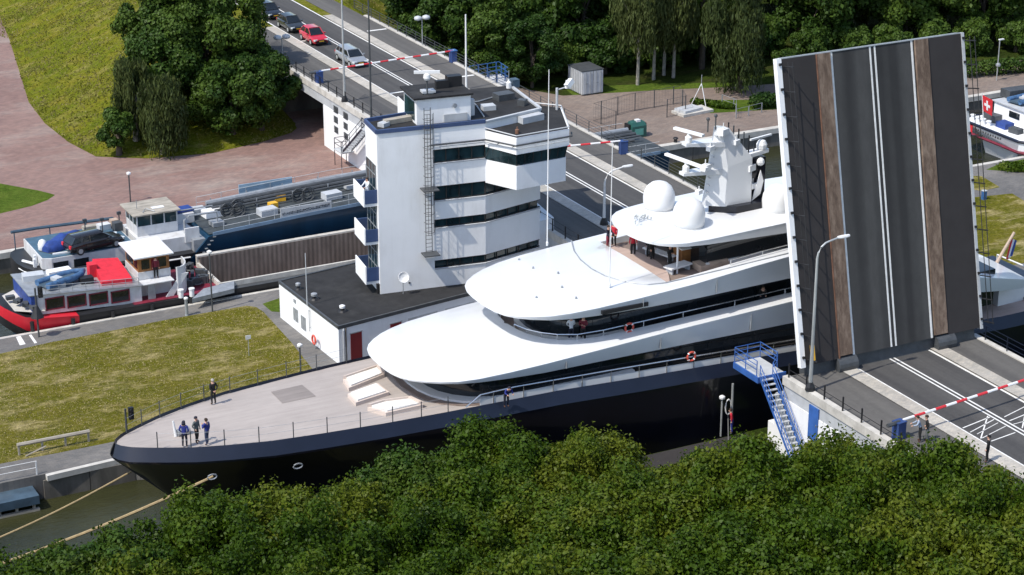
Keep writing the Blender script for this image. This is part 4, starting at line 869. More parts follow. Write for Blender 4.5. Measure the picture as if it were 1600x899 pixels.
g=M(); g.slab([(46.7,yc-2.5,.6),(47.3,yc-2.5,.6),(48.6,yc-2.5,2.3),(48.0,yc-2.5,2.3)],(0,.1,0)); g.box(44.85,yc-2.6,1.86,47.4,yc-1.55,1.93); part(g,'stair_side',boatw,t)
g=M(); g.box(45.3,yc-2.46,.62,45.9,yc-2.40,1.8); part(g,'side_door',grey,t)
for x,y in ((283,465),(300,463)): a=G(x,y,.6); g=M(); g.lathe(a,[(.2,0),(.2,.55),(.24,.57),(.24,.66)],10); part(g,'bollard',radome,t)
g=M(); g.prism([(51,yc-2.55),(78,yc-2.55),(78,yc-2.35),(51,yc-2.35)],.5,.95); g.box(51,yc+2.55,.5,78,yc+2.75,1.55); g.box(51,yc-2.35,.5,51.2,yc+2.55,1.0); part(g,'coaming',concrete,t)
g=M(); g.box(51.2,yc+2.3,-1.4,78,yc+2.54,1.5); g.box(51.2,yc-2.3,-1.4,78,yc+2.3,-1.2); hl=part(g,'hold_lining',holdm,t)
for s in (-1,1): g=M(); g.box(51,yc+s*2.85-.33,.45,78,yc+s*2.85+.33,.56); part(g,'side_deck',dgrey,t)
g=M(); g.box(51.0,yc+2.36,1.5,78,yc+2.8,1.62); part(g,'coaming_rail',concrete,t)
g=M(); r3=random.Random(4)
for i in range(22):
    p=Vector((r3.uniform(48.6,50.9),yc+r3.uniform(-1.6,2.4),.6)); k=r3.random(); 
    if k<.4: g.obox(p+Vector((0,0,.3)),(r3.uniform(.15,.4),r3.uniform(.1,.3),.3),r3.uniform(0,3))
    elif k<.8: g.tube([p,p+Vector((r3.uniform(-1,1),r3.uniform(-.6,.6),r3.uniform(.4,1.6)))],.06,5)
    else: g.tube([p+Vector((.35*math.cos(a),.35*math.sin(a),.2)) for a in [math.pi*i/5 for i in range(11)]],.07,5)
part(g,'deck_gear',dgrey,t)
g=M()
for k in range(4): a=G(16+k*12,465+k*5,1.7); g.obox(a,(.32,.22,.14),k*.6)
g.tube([G(30,470,1.4),G(30,470,2.2)],.1,6); part(g,'stern_gear',dgrey,t)
g=M(); g.tube([G(64,505,.2),G(64,505,.2)+Vector((0,0,.01))],.01,4) if False else None
g=M(); p=[G(300,462,.75),G(320,455,.75),G(345,450,.8),G(365,447,.8)]; 
g=M(); g.prism(Gs([(300,468),(366,452),(366,440),(318,452)],.9),.6,.95); part(g,'fore_hatch',grey,t)
r6=random.Random(21)
for x,y,l,w,h,m_ in ((37.4,0.9,.8,.5,.5,lgrey),(38.6,-1.2,.6,.4,.35,grey),(39.6,1.6,.9,.4,.4,white),(41.0,-.9,.5,.35,.5,black),(43.6,2.0,.4,.3,.4,lgrey)): 
    g=M(); z=lerp([(36.3,2.6),(44.8,1.93)],x); g.obox((x,yc+y,z+h/2),(l,w,h/2),r6.uniform(-.2,.2)); part(g,'roof_locker',m_,t)
for k in range(5): g=M(); x=36+k*3.1; g.tube([Vector((x,yc-3.25,.5 if x>39 else .8)),Vector((x,yc-3.3,-.35))],.16,8); part(g,'fender',black,t)
# rubber boat and tender on the cabin roof
def rib(name,a,b,w,m,label,zb):
    a,b=Vector(a),Vector(b); t=thing(name,label,'boat',a.lerp(b,.5)); d=(b-a).normalized(); n=Vector((-d.y,d.x,0)); L=(b-a).length
    pts=[a+n*w,a+d*L*.6+n*w,a+d*L*.85+n*w*.7,b,a+d*L*.85-n*w*.7,a+d*L*.6-n*w,a-n*w]
    g=M(); g.tube(pts,.26,8); part(g,'tube',m,t,60)
    g=M(); g.prism([tuple(p[:2]) for p in (a+n*w*.8,a+d*L*.8+n*w*.6,a+d*L*.8-n*w*.6,a-n*w*.8)],a.z-.2,a.z-.05); part(g,'floor',bluedk,t)
    g=M(); g.obox(a+d*L*.35+Vector((0,0,.1)),(.3,w*.6,.14),math.atan2(d.y,d.x)); part(g,'seat',lgrey,t); return t
rib('tender_boat',G(66,445,2.85),G(130,424,2.75),.62,bluecl2,'blue covered tender lying on the cabin roof of the red barge',2.8)
# blue tanker barge
t=thing('blue_barge','dark blue tanker barge with car on deck, alongside the far quay','barge',(38,157.3,ZW)); yc=157.4
hull('stern_hull',[black],t,[37.6,37.9,38.5,40,43,52],yc,[(37.6,1.0),(37.9,1.9),(38.5,2.7),(40,3.2),(43,3.4),(52,3.4)],[(37.6,1.95),(39,1.65),(43,1.45),(52,1.3)],[(37.6,.3),(40,-1.9),(52,-1.9)])
g=M(); g.tube([Vector((x,yc-h-.03,z)) for x,h,z in ((37.7,1.2,1.6),(38,2.0,1.5),(38.6,2.75,1.38),(40,3.25,1.25),(43,3.45,1.1),(51,3.45,1.0))],.07,6); part(g,'rub_rail',radome,t)
hull('cargo_hull',[bargeblue],t,[51.0,52.6,53.2,60,68,80,96],yc,[(51,3.4),(96,3.4)],[(51,.8),(52.6,2.45),(53.2,2.6),(66,3.2),(96,3.4)],[(51,-1.9),(96,-1.9)])
g=M(); X=[52.7,60,68,80,96]; g.loft([[Vector((x,yc-3.3,lerp([(52,2.55),(66,3.2),(96,3.4)],x)+.02)),Vector((x,yc+3.3,lerp([(52,2.55),(66,3.2),(96,3.4)],x)+.02))] for x in X],False,False); part(g,'cargo_deck',mat('tanker_deck',(.040,.050,.056),.7,var=.35,scale=1.2,dirt=(.10,.10,.10)),t)
g=M(); g.prism([(39.2,yc-2.5),(39.9,yc-2.85),(46.8,yc-2.85),(46.8,yc+2.9),(39.2,yc+2.7)],1.2,2.55); ch=part(g,'stern_cabin',boatw,t)
g=M(); g.prism([(39.3,yc-2.4),(40,yc-2.75),(46.7,yc-2.75),(46.7,yc+2.8),(39.3,yc+2.6)],2.553,2.60); part(g,'roof',mat('roof_deck_blue',(.055,.115,.17),.6,var=.2,scale=1.5),ch)
for px in (95,127): p=GY(px,411-(px-95)*.15,yc-2.87); g=M(); g.box(p.x-.6,yc-2.89,1.55,p.x+.6,yc-2.84,2.2); part(g,'window',glass,ch)
g=M(); g.box(38.7,yc-2.0,1.2,38.9,yc-1.7,2.4); g.box(38.9,yc-1.4,1.2,39.1,yc-1.15,2.5); g.tube([(39.0,yc-1.9,1.9),(38.2,yc-.5,1.9)],.12,6); part(g,'stern_post',radome,t)
g=M(); g.tube([(38.3,yc+2.9,3.2),(40.5,yc+3.2,3.1),(46.8,yc+3.3,2.9),(47.3,yc+3.2,2.5)],.13,6)
for x in (38.6,41.5,44.5,46.8): g.tube([(x,yc+3.1,.9),(x,yc+3.15,3.0)],.05,5)
part(g,'far_bulwark',bluedk,t)
a=Vector(G(67,391,2.6)); g=M(); g.lathe(a,[(.3,0),(.36,.1),(.37,.5),(.25,.8),(.02,.92)],14); part(g,'radome',radome,t,50)
p0=G(194,321,4.4); wx0,wx1,wy0,wy1=47.5,50.9,yc-1.0,yc+1.85
g=M(); g.box(wx0-.2,yc-2.6,.6,wx1+1.2,yc+2.6,2.5); g.box(wx0,wy0,2.5,wx1,wy1,3.35); wh=part(g,'wheelhouse',boatw,t)
g=M(); g.box(wx0+.04,wy0+.04,3.35,wx1-.04,wy1-.04,4.3); w=part(g,'window',tglass,wh)
g=M()
for x in (wx0+.03,wx0+1.2,wx0+2.3,wx1-.03):
    g.box(x-.05,wy0-.01,3.35,x+.05,wy0+.05,4.3)
for y in (wy0+.02,wy0+1.0,wy0+1.9,wy1-.02): g.box(wx0-.01,y-.05,3.35,wx0+.05,y+.05,4.3)
part(g,'mullion',lgrey,w)
g=M(); g.prism([(wx0-.35,wy0-.35),(wx1+.2,wy0-.35),(wx1+.2,wy1+.35),(wx0-.35,wy1+.35)],4.31,4.42); rf=part(g,'roof',oldwood,wh)
g=M(); g.box(wx0+1.6,wy0+.7,4.423,wx0+2.6,wy0+1.2,4.46); part(g,'roof_hatch',radome,rf)
g=M(); g.tube([(wx0+.6,wy0+.2,4.45),(wx0+1.0,wy0+.6,4.6),(wx0+1.5,wy0-.1,4.5)],.04,5); g.tube([(wx0+.5,wy0+1.4,4.42),(wx0+.5,wy0+1.4,5.2)],.03,4); part(g,'roof_antenna',grey,rf)
g=M(); g.tube([(51.2,yc-1.8,2.5),(51.2,yc-1.8,3.6),(51.6,yc-1.8,3.9),(54,yc-1.8,3.9),(54,yc-1.8,2.6)],.09,6); g.tube([(51.4,yc-.2,3.9),(54.2,yc-.2,3.9)],.06,5); part(g,'gantry_rail',grey,t)
g=M(); g.box(50.9,yc-2.75,2.0,52.1,yc-2.6,3.2); g.box(51.0,yc+.4,2.5,52.8,yc+2.2,3.3); part(g,'bridge_wing',boatw,t)
g=M(); g.obox((52.0,yc+1.3,3.45),(.9,.6,.08),.1); part(g,'blue_canopy',bluecl,t)
def deckz(x): return lerp([(52,2.57),(66,3.22),(96,3.42)],x)
for y,r in ((2.3,.20),(1.6,.15),(.9,.15),(.2,.10)): g=M(); g.tube([Vector((x,yc+y,deckz(x)+.6)) for x in (54.5,60,68,80,95)],r,7); part(g,'deck_pipe',dgrey if y<2 else grey,t)
for x in np.arange(55,75,3.2):
    g=M()
    for y in (2.5,.2): g.tube([(x,yc+y,deckz(x)),(x,yc+y,deckz(x)+.9)],.05,4)
    g.tube([(x,yc+2.5,deckz(x)+.42),(x,yc+.2,deckz(x)+.42)],.05,4)
    part(g,'pipe_support',grey,t)
for c in ((55.5,.3),(56.6,.8),(56.3,-.2),(61.8,.3),(62.6,.1)):
    g=M()
    for k in range(3): r=.3+.14*k; g.tube([Vector((c[0]+r*math.cos(a),yc+c[1]-.2*k,deckz(c[0])+.55+r*math.sin(a))) for a in [math.pi*i/5 for i in range(11)]],.06,5)
    part(g,'hose_reel',dgrey,t)
for x,y,m_ in ((58.4,-1.6,lgrey),(64.4,-1.0,lgrey),(59.3,-.6,yellow),(54.4,.6,white)):
    g=M(); g.obox((x,yc+y,deckz(x)+.3),(.75 if m_!=yellow else .35,.5 if m_!=yellow else .3,.28),.1); part(g,'tank_hatch' if m_==lgrey else 'deck_box',m_,t)
g=M()
for hz in (.45,.95): g.tube([Vector((x,yc-3.25,deckz(x)+hz)) for x in (54,66,80,95)],.02,4); g.tube([Vector((x,yc+3.25,deckz(x)+hz)) for x in (54,66,80,95)],.02,4)
for x in np.arange(54,95,2.2):
    for s in (-1,1): g.tube([(x,yc+s*3.25,deckz(x)),(x,yc+s*3.25,deckz(x)+.95)],.022,4)
part(g,'deck_rail',lgrey,t)
g=M(); g.loft([[Vector((x,yc-3.5,deckz(x)-.12)),Vector((x,yc-3.5,deckz(x)+.16)),Vector((x,yc-3.42,deckz(x)+.16)),Vector((x,yc-3.42,deckz(x)-.12))] for x in (53,60,68,80,95)]); part(g,'sheer_strake',mat('strake_blue',(.16,.24,.34),.5,var=.2),t)
g=M(); g.box(58.9,yc-3.36,deckz(59)+.1,63.4,yc-3.28,deckz(63)+.72); sp=part(g,'side_board',lgrey,t)
g=M(); r4=random.Random(8)
for i in range(30):
    for h in (.30,.385,.47): x=59.05+i*.14; g.box(x,yc-3.375,deckz(x)+h,x+.11,yc-3.362,deckz(x)+h+r4.choice((.02,.045,.06)))
part(g,'lettering',navy,sp)
g=M(); g.box(57.8,yc+3.28,deckz(58)+.25,62.6,yc+3.36,deckz(62)+1.05); part(g,'far_board',mat('pale_blue_board',(.30,.42,.52),.5),t)
g=M(); g.box(51.4,yc-3.3,.9,52.4,yc+3.2,2.3); g.tube([(51.8,yc-3.2,.7),(53.2,yc-3.2,2.6)],.06,5)
for k in range(6): g.obox((51.9+k*.24,yc-3.25,.9+k*.3),(.12,.3,.03))
part(g,'cargo_steps',grey,t)
for x,y,l,w,h,m_,nm in ((45.6,1.9,.5,.35,.45,boatw,'deck_locker'),(46.5,1.1,.35,.3,.7,dgrey,'deck_locker'),(46.6,2.3,.3,.3,.55,tanc,'deck_locker'),(44.6,2.4,.6,.3,.3,oldwood,'deck_locker'),(41.8,-2.3,1.6,.09,.12,radome,'deck_beam'),(45.0,-2.3,1.7,.08,.10,lgrey,'deck_beam'),(53.6,1.9,.6,.5,.5,lgrey,'deck_locker'),(54.0,-1.6,.5,.5,.35,grey,'deck_locker'),(60.6,1.0,.4,.3,.5,yellow,'valve_box'),(66.8,.6,.5,.4,.3,lgrey,'valve_box')):
    g=M(); z=2.61 if x<50 else deckz(x)+.02; g.obox((x,yc+y,z+h/2),(l,w,h/2),r6.uniform(-.15,.2)); part(g,nm,m_,t)
for x,y in ((43.9,1.3),(45.2,.9),(46.9,1.8)): g=M(); g.tube([(x,yc+y,2.6),(x,yc+y,3.8)],.05,5); g.obox((x,yc+y,3.8),(.16,.1,.12)); part(g,'deck_post',dgrey,t)
a,b=Vector(G(70,386,3.1)),Vector(G(128,362,3.1)); t=thing('covered_dinghy','small boat under a bright blue tarpaulin beside the car on the blue barge','boat',a.lerp(b,.5)); d=b-a; n=Vector((-d.y,d.x,0)).normalized(); g=M(); rg=[]
for k in range(9):
    f=k/8; w=.95*math.sin(math.pi*min(1,max(.04,f*.96+.04)))**.5; h=.55+.3*math.sin(f*3.1)+.12*math.sin(f*17); c=a+d*f-Vector((0,0,.45)); rg.append([c+n*w,c+n*w*.95+Vector((0,0,h*.5)),c+n*w*.3+Vector((0,0,h)),c-n*w*.3+Vector((0,0,h)),c-n*w*.95+Vector((0,0,h*.5)),c-n*w])
g.loft(rg); part(g,'tarpaulin',bluecl,t,50); g=M(); g.prism([tuple(p[:2]) for p in (a+n*.7,b+n*.3,b-n*.3,a-n*.7)],2.6,2.66); part(g,'cradle',dgrey,t)
# white barge with a red and white flag on the far right
t=thing('white_barge','white barge with red cross flag and blue boat, stern showing beyond the bridge leaf','barge',(131,151,ZW)); yc=150.9
g=M(); rg=[]
for x,h in ((130.0,4.0),(130.4,4.5),(131.5,4.75),(134,4.85),(170,4.85)): rg.append([Vector((x+(1.6 if k<.9 and x<133 else 0),yc+s*h*k,z)) for s,k,z in ((-1,.55,-2.2),(-1,.82,-.2),(-1,.97,.35),(-1,1,1.35),(1,1,1.35),(1,.97,.35),(1,.82,-.2),(1,.55,-2.2))])
g.loft(rg); part(g,'hull',white,t,30)
for z,m_,nm in ((1.36,navy,'top_rail'),(.33,maroon,'rub_rail')):
    g=M(); g.tube([Vector((x-.03,yc+y,z)) for x,y in ((170,-4.88),(134,-4.88),(131.5,-4.78),(130.35,-4.5),(129.97,-4.0),(129.97,4.0),(130.35,4.5),(131.5,4.78),(170,4.88))],.14,6); part(g,nm,m_,t)
g=M(); r5=random.Random(3)
for i in range(11): y=yc+2.2-i*.36; g.box(129.94,y-.08,.86+r5.uniform(-.03,.03),129.99,y+.08,1.02)
for i in range(4): y=yc+1.2-i*.3; g.box(129.94,y-.06,.55,129.99,y+.06,.63)
part(g,'lettering',dgrey,t)
g=M(); g.box(129.93,yc+2.7,.45,129.98,yc+3.5,1.2); part(g,'red_panel',wred,t)
g=M(); g.box(133.2,yc-3.2,1.3,150,yc+3.6,3.0); ch=part(g,'cabin',white,t)
for y in (-2.2,.6): g=M(); g.box(133.15,yc+y-.75,2.0,133.25,yc+y+.75,2.6); part(g,'window',glass,ch)
g=M(); g.box(133.0,yc-3.4,3.0,150,yc+3.8,3.1); part(g,'roof',lgrey,ch)
g=M(); g.box(131.3,yc-.4,1.35,132.4,yc+1.0,1.9); part(g,'blue_locker',bluecl,t)
g=M(); g.lathe((134.5,yc-1.2,3.1),[(.4,0),(.45,.4),(.3,.8),(.02,.95)],12); part(g,'radome',radome,t,50)
for k in range(4): g=M(); g.lathe((130.9,yc+3.9-k*.8,1.35),[(.2,0),(.2,.4),(.26,.42),(.26,.5)],8); part(g,'bollard',radome,t)
p=Vector((130.6,yc+1.9,1.4)); g=M(); g.tube([p,p+Vector((-.5,0,3.2))],.05,6); fp=part(g,'flagstaff',radome,t)
for x,y,l,w,h,m_ in ((132.2,2.6,.5,.8,.7,dgrey),(131.6,-1.6,.4,.6,.5,dgrey),(132.6,-2.6,.4,.4,.9,grey),(135.5,1.6,.7,.5,.5,lgrey),(137,-1.6,.9,.5,.4,dgrey)):
    g=M(); z=1.36 if x<133 else 3.1; g.obox((x,yc+y,z+h/2),(l,w,h/2),.15); part(g,'deck_locker',m_,t)
g=M(); g.prism([(134.5,yc+3.0),(142,yc+3.0),(142,yc+4.4),(134.5,yc+4.4)],3.1,[3.9,3.7,3.7,3.9]); part(g,'grey_tarpaulin',dgrey,t)
g=M(); f0=p+Vector((-.45,0,3.0)); g.slab([f0,f0+Vector((.1,-1.4,-.2)),f0+Vector((.3,-1.25,-1.8)),f0+Vector((.25,.0,-1.6))],(.04,0,0)); fl=part(g,'flag',wred,fp)
def fpn(u,v): 
    a=f0.lerp(f0+Vector((.1,-1.4,-.2)),u); b=(f0+Vector((.25,0,-1.6))).lerp(f0+Vector((.3,-1.25,-1.8)),u); return a.lerp(b,v)
g=M()
for u0,u1,v0,v1 in ((.42,.58,.2,.8),(.2,.42,.42,.58),(.58,.8,.42,.58)): g.slab([fpn(u0,v0)-Vector((.02,0,0)),fpn(u1,v0)-Vector((.02,0,0)),fpn(u1,v1)-Vector((.02,0,0)),fpn(u0,v1)-Vector((.02,0,0))],(-.02,0,0))
part(g,'cross',flagw,fl)
rib('rubber_boat',(133.6,152.2,3.5),(139.0,153.0,3.5),.7,bluecl2,'blue rubber boat on the roof of the white barge',3.3)
# ---------------------------------------------------------------- cars
def car(label,paint,L,Wd,H,style):
    t=thing('parked_car',label,'car'); w=Wd/2; zb=.95 if H<1.6 else 1.03; hz=zb-.14; rear=-L/2
    st=[(rear,.80,.45,zb-.30),(rear+.06,.90,.34,zb-.12),(rear+.3,.97,.26,zb),(-.9,1,.22,zb),(.5,1,.22,zb),(L/2-1.35,1,.22,zb-.02),(L/2-.75,.98,.22,hz),(L/2-.25,.93,.25,hz-.10),(L/2-.05,.84,.30,hz-.22),(L/2,.76,.40,hz-.30)]
    g=M(); g.loft([[Vector((x,s*w*k*q,z)) for s,q,z in ((-1,.86,z0),(-1,.98,z0+.16),(-1,1,(z0+z1)/2+.08),(-1,.97,z1-.10),(-1,.86,z1),(1,.86,z1),(1,.97,z1-.10),(1,1,(z0+z1)/2+.08),(1,.98,z0+.16),(1,.86,z0))] for x,k,z0,z1 in st]); part(g,'body',paint,t,35)
    rb=rear+(.12 if style=='estate' else .18); rt=rear+(.55 if style=='estate' else .8); fb=L/2-1.15; ft=L/2-1.95; wb,wt=w*.88,w*.70
    B=[(rb,-wb*.93),(fb,-wb*.95),(fb,wb*.95),(rb,wb*.93)]; Tt=[(rt,-wt*.95),(ft,-wt),(ft,wt),(rt,wt*.95)]
    g=M(); v=[(x,y,zb-.04) for x,y in B]+[(x,y,H-.07) for x,y in Tt]; g.add(v,[(i,(i+1)%4,4+(i+1)%4,4+i) for i in range(4)]+[(4,5,6,7)]); part(g,'window_glass',glass,t)
    g=M(); e=.04; g.loft([[Vector((x,s*y,z)) for s,y,z in ((-1,wt+.03,H-.10),(-1,wt-.08,H-.02),(0,0,H),(1,wt-.08,H-.02),(1,wt+.03,H-.10))] for x in (rt-.02,rt+.2,ft-.25,ft+.03)],True,True); part(g,'roof',paint,t,40)
    for s in (-1,1):
        g=M()
        for (xb,xt) in ((fb,ft),(rb,rt)): g.tube([(xb,s*wb*.945,zb-.03),(xt,s*wt*.99,H-.07)],.045,5)
        xm=(fb+rb)/2-.1; g.tube([(xm,s*wb*.96,zb-.03),(xm,s*wt*1.0,H-.07)],.04,5)
        if style=='estate': xm=rb+1.0; g.tube([(xm-.1,s*wb*.96,zb-.03),(xm,s*wt*1.0,H-.07)],.04,5)
        g.tube([(rb,s*wb*.95,zb-.03),(fb,s*wb*.95,zb-.03)],.03,5); part(g,'window_frame',paint,t)
    for s in (-1,1):
        for x in (L/2-.85,rear+.8):
            g=M(); y=s*(w-.09); g.tube([(x,y-.11*s,.33),(x,y+.1*s,.33)],.33,16); wl=part(g,'wheel',tyre,t); g=M(); g.tube([(x,y+.08*s,.33),(x,y+.112*s,.33)],.20,12); part(g,'rim',galv,wl)
        g=M(); g.obox((L/2-.16,s*w*.66,hz-.2),(.12,.20,.07),-s*.45); part(g,'headlight',glassy,t)
        g=M(); g.obox((rear+.05,s*w*.72,zb-.22),(.06,.14,.12),0); part(g,'tail_light',wred,t)
        g=M(); g.obox((fb-.35,s*(w+.06),zb+.03),(.06,.1,.06),0); part(g,'mirror',paint,t)
    g=M(); g.box(L/2-.06,-w*.42,.52,L/2+.012,w*.42,.64); g.box(L/2-.06,-w*.62,.32,L/2+.008,w*.62,.44); part(g,'grille',black,t)
    g=M(); g.box(L/2+.012,-.26,.46,L/2+.022,.26,.56); part(g,'number_plate',yellow,t); return t
cs=mat('paint_silver',(.36,.38,.40),.3,.4,var=.05,coat=.6); crd=mat('paint_red',(.52,.012,.03),.3,.0,var=.05,coat=.7); cbk=mat('paint_black',(.014,.015,.018),.25,.2,var=.1,coat=.7); cgy=mat('paint_graphite',(.035,.04,.043),.3,.3,var=.1,coat=.6); cwh=mat('paint_white',(.55,.56,.58),.35,.1,var=.05,coat=.4); cbz=mat('paint_dark_brown',(.028,.026,.027),.25,.4,var=.1,coat=.7)
for lb,pt,L,w_,h_,sty,x,y in (('silver estate car first in the queue at the raised barrier boom',cs,4.7,1.8,1.5,'estate',80.0,188.0),('red hatchback second in the queue on the bridge',crd,4.1,1.78,1.55,'hatch',79.9,197.4),('dark grey hatchback third in the queue behind the red car',cgy,4.3,1.8,1.5,'hatch',79.8,203.4),('black hatchback fourth in the queue near the picture top',cbk,4.3,1.8,1.52,'hatch',79.8,209.8),('pale van cut off by the top edge behind the queue',cwh,4.9,1.9,1.9,'estate',79.9,217)):
    c=car(lb,pt,L,w_,h_,sty); c.location=(x,y,RZ+.012); c.rotation_euler=(0,0,R(-90)); c['group']='cars waiting on the bridge'
c=car('dark brown estate car parked on the stern deck of the blue barge',cbz,4.75,1.82,1.48,'estate'); c.location=tuple(G(147,388,2.62)); c.rotation_euler=(0,0,R(10))
# ---------------------------------------------------------------- barriers, lamps, signals
def barrier(post,end,label,grp='barrier booms'):
    a=Vector(post); e=Vector(end); t=thing('barrier_boom',label,'barrier',a,grp); d=(e-a); L=d.length; d.normalize(); rz=math.atan2(d.y,d.x)
    g=M(); g.obox(a+Vector((0,0,.55)),(.32,.28,.55),rz); g.obox(a+Vector((0,0,1.13)),(.35,.31,.03),rz); part(g,'drive_box',mat('box_blue',(.03,.065,.20),.5) if 'box_blue' not in MATS else 'box_blue',t)
    g=M(); n=int(L/.9)
    for k in range(n+1): p=a+d*(.3+k*.9)+Vector((0,0,1.15)); q=a+d*min(L,.3+(k+1)*.9)+Vector((0,0,1.15)); g.tube([p,q],.085,6,k%2) if (q-p).length>.05 else None
    part(g,'boom',[wwhite,wred],t); g=M(); g.tube([a-d*1.0+Vector((0,0,1.1)),a+Vector((0,0,1.1))],.13,6); part(g,'counterweight',dgrey,t); return t
zw=RZ+.07
barrier((74.2,182.4,zw),(89.0,183.4,zw),'red and white barrier boom in front of the silver car'); barrier((88.6,149.6,zw),(79.2,151.2,zw),'red and white barrier boom right of the control tower')
barrier((74.4,92.4,zw),(90,94.4,zw),'red and white barrier boom across the approach at the lower right')
a=Vector((88.9,183.4,zw)); t=thing('barrier_post','blue catch post at the far end of the boom by the silver car','barrier',a); g=M(); g.box(a.x-.3,a.y-.3,a.z,a.x+.3,a.y+.3,a.z+1.15); part(g,'post',"box_blue",t); g=M(); g.box(a.x-.36,a.y-.36,a.z+1.15,a.x+.36,a.y+.36,a.z+1.22); part(g,'cap',bluep,t)
def street_lamp(b,h,arm,label,ang=0.,m=galv):
    b=Vector(b); t=thing('street_lamp',label,'street lamp',b); d=Vector((math.cos(ang),math.sin(ang),0))
    g=M(); g.lathe(b,[(.34,0),(.30,.25),(.16,.55)],8); part(g,'base',black,t)
    pts=[b+Vector((0,0,.3)),b+Vector((0,0,h*.45)),b+Vector((0,0,h-1.0))]+[b+Vector((0,0,h-1.0))+d*(.9*(1-math.cos(a_)))+Vector((0,0,1.0*math.sin(a_))) for a_ in (.4,.8,1.2,1.5)]+[b+d*arm+Vector((0,0,h+.12))]
    g=M(); g.tube(pts,[.13,.10,.08]+[.06]*5,8); part(g,'pole',m,t,40)
    g=M(); e=pts[-1]; g.loft([[e+d*u_+Vector((-d.y*w_*s,d.x*w_*s,z)) for s,z in ((-1,0),(-.7,.09),(.7,.09),(1,0),(.6,-.07),(-.6,-.07))] for u_,w_ in ((-.05,.05),(.15,.14),(.6,.16),(.85,.08))]); part(g,'lamp_head',radome,t,40); return t
street_lamp((XL+.25,100.7,RZ+.14),9.9,1.5,'tall grey street lamp in front of the raised bridge leaf'); street_lamp((XL+.25,175.2,RZ+.14),10.6,1.5,'tall grey street lamp at the white abutment behind the tower')
b=Vector((85.7,174.0,RZ+.07)); solo(M().tube([b,b+Vector((0,0,7.2))],[.10,.07],8),'flagpole',radome,'white bare pole standing on the bridge behind the tower roof','pole',b)
def twin(b,h,label):
    b=Vector(b); t=thing('twin_lamp',label,'lamp',b,'twin disc lamps on the bridge'); g=M(); g.tube([b,b+Vector((0,0,h))],.05,6); g.tube([b+Vector((-.45,0,h)),b+Vector((.45,0,h))],.04,6); part(g,'post',galv,t)
    for s in (-1,1):
        g=M(); c=b+Vector((.45*s,-.03,h+.12)); g.lathe(c-Vector((0,0,.25)),[(.1,0),(.36,.1),(.42,.25),(.36,.4),(.1,.5)],12); part(g,'globe',lgrey,t,50)
twin((XR-.25,190.6,RZ+.14),2.7,'twin globe lamp on the far railing before the woodland'); twin((XL+.25,190.6,RZ+.14),2.5,'twin globe lamp on the near parapet beside the big tree')
b=Vector((78.0,134.4,RZ+.1)); g=street_lamp(b,4.3,1.6,'low curved lamp on the bridge beside the yacht hard top',0.,radome)
def post_lamp(b,h,label,grp='quay lamp posts',m=dgrey):
    b=Vector(b); t=thing('quay_lamp',label,'lamp post',b,grp); g=M(); g.tube([b,b+Vector((0,0,h))],.06,6); part(g,'post',m,t); g=M(); g.lathe(b+Vector((0,0,h)),[(.07,0),(.19,.06),(.2,.2),(.08,.28)],10); part(g,'lamp',radome,t); return t
post_lamp(G(204,316),2.5,'dark lamp post on the brick quay behind the blue barge'); post_lamp(G(332,487),4.7,'lamp post on the island quay at the bow of the maroon deck'); post_lamp(G(470,583),2.0,'low lamp post between the yacht and the annex path')
post_lamp(G(1126,682),2.7,'left lamp of the pair on the dark quay under the yacht side',m=galv); b=Vector(G(1142,677)); solo(M().tube([b,b+Vector((0,0,3.6))],.08,8),'quay_post',galv,'plain grey pole on the dark quay beside the curved lamp','pole',b)
b=Vector(G(1136,640,1.5)); t=thing('life_ring_stand','pale ring on a stand beside the grey quay pole','life ring',G(1138,690)); g=M(); g.tube([Vector(G(1138,636,1.9))+Vector((.22*math.cos(a_),0,.55*math.sin(a_))) for a_ in [2*math.pi*i/12 for i in range(13)]],.045,5); part(g,'ring',radome,t); g=M(); a=Vector(G(1138,690)); g.tube([a,Vector(G(1138,636,1.9))-Vector((0,0,.5))],.03,5); part(g,'post',dgrey,t)
def bollard(b,label,h=1.0):
    b=Vector(b); t=thing('quay_bollard',label,'bollard',b,'bollards along the island quay'); g=M(); g.lathe(b,[(.16,0),(.13,.1),(.13,h)],10); part(g,'post',grey,t); g=M(); g.lathe(b+Vector((0,0,h)),[(.13,.002),(.17,.04),(.17,.14),(.06,.2)],10); part(g,'cap',radome,t)
bollard(G(292,493),'grey bollard with pale cap on the island quay by the red barge',1.3)
def signal(b,h,label,n=1,side=1):
    b=Vector(b); t=thing('lock_signal',label,'traffic light',b); g=M(); g.tube([b,b+Vector((0,0,h))],.07,6); part(g,'post',dgrey,t)
    for k in range(n):
        c=b+Vector((.35*side,-.08,h-.35-k*.9)); g=M(); g.box(c.x-.16,c.y-.12,c.z-.42,c.x+.16,c.y+.12,c.z+.42); hd=part(g,'signal_head',black,t)
        g=M()
        for z in (-.26,0,.26): g.tube([c+Vector((0,-.1,z)),c+Vector((0,-.28,z+.02))],.12,8)
        part(g,'visor',black,hd)
    return t
signal(G(200,702),2.9,'black lock signal on a post beside the yacht bow'); 
t=signal(G(61,527),3.9,'black lock signal on a tall post in front of the red barge stern'); a=Vector(G(61,527)); g=M(); g.lathe(a+Vector((0,0,1.6)),[(.5,0),(.1,.9),(.02,1.0)],10); part(g,'cone_sign',black,t)
b=Vector((XL-.6,168.4,0)); signal(b,4.6,'black lock signal on a dark post at the white abutment',1,.1)
def sign(b,h,label):
    b=Vector(b); t=thing('lawn_sign',label,'sign',b); g=M(); g.tube([b,b+Vector((0,0,h))],.03,5); part(g,'post',galv,t); g=M(); g.box(b.x-.2,b.y-.04,b.z+h-.3,b.x+.2,b.y-.01,b.z+h); part(g,'plate',radome,t)
sign(G(389,556),1.6,'small white sign on a post in the middle of the island lawn')
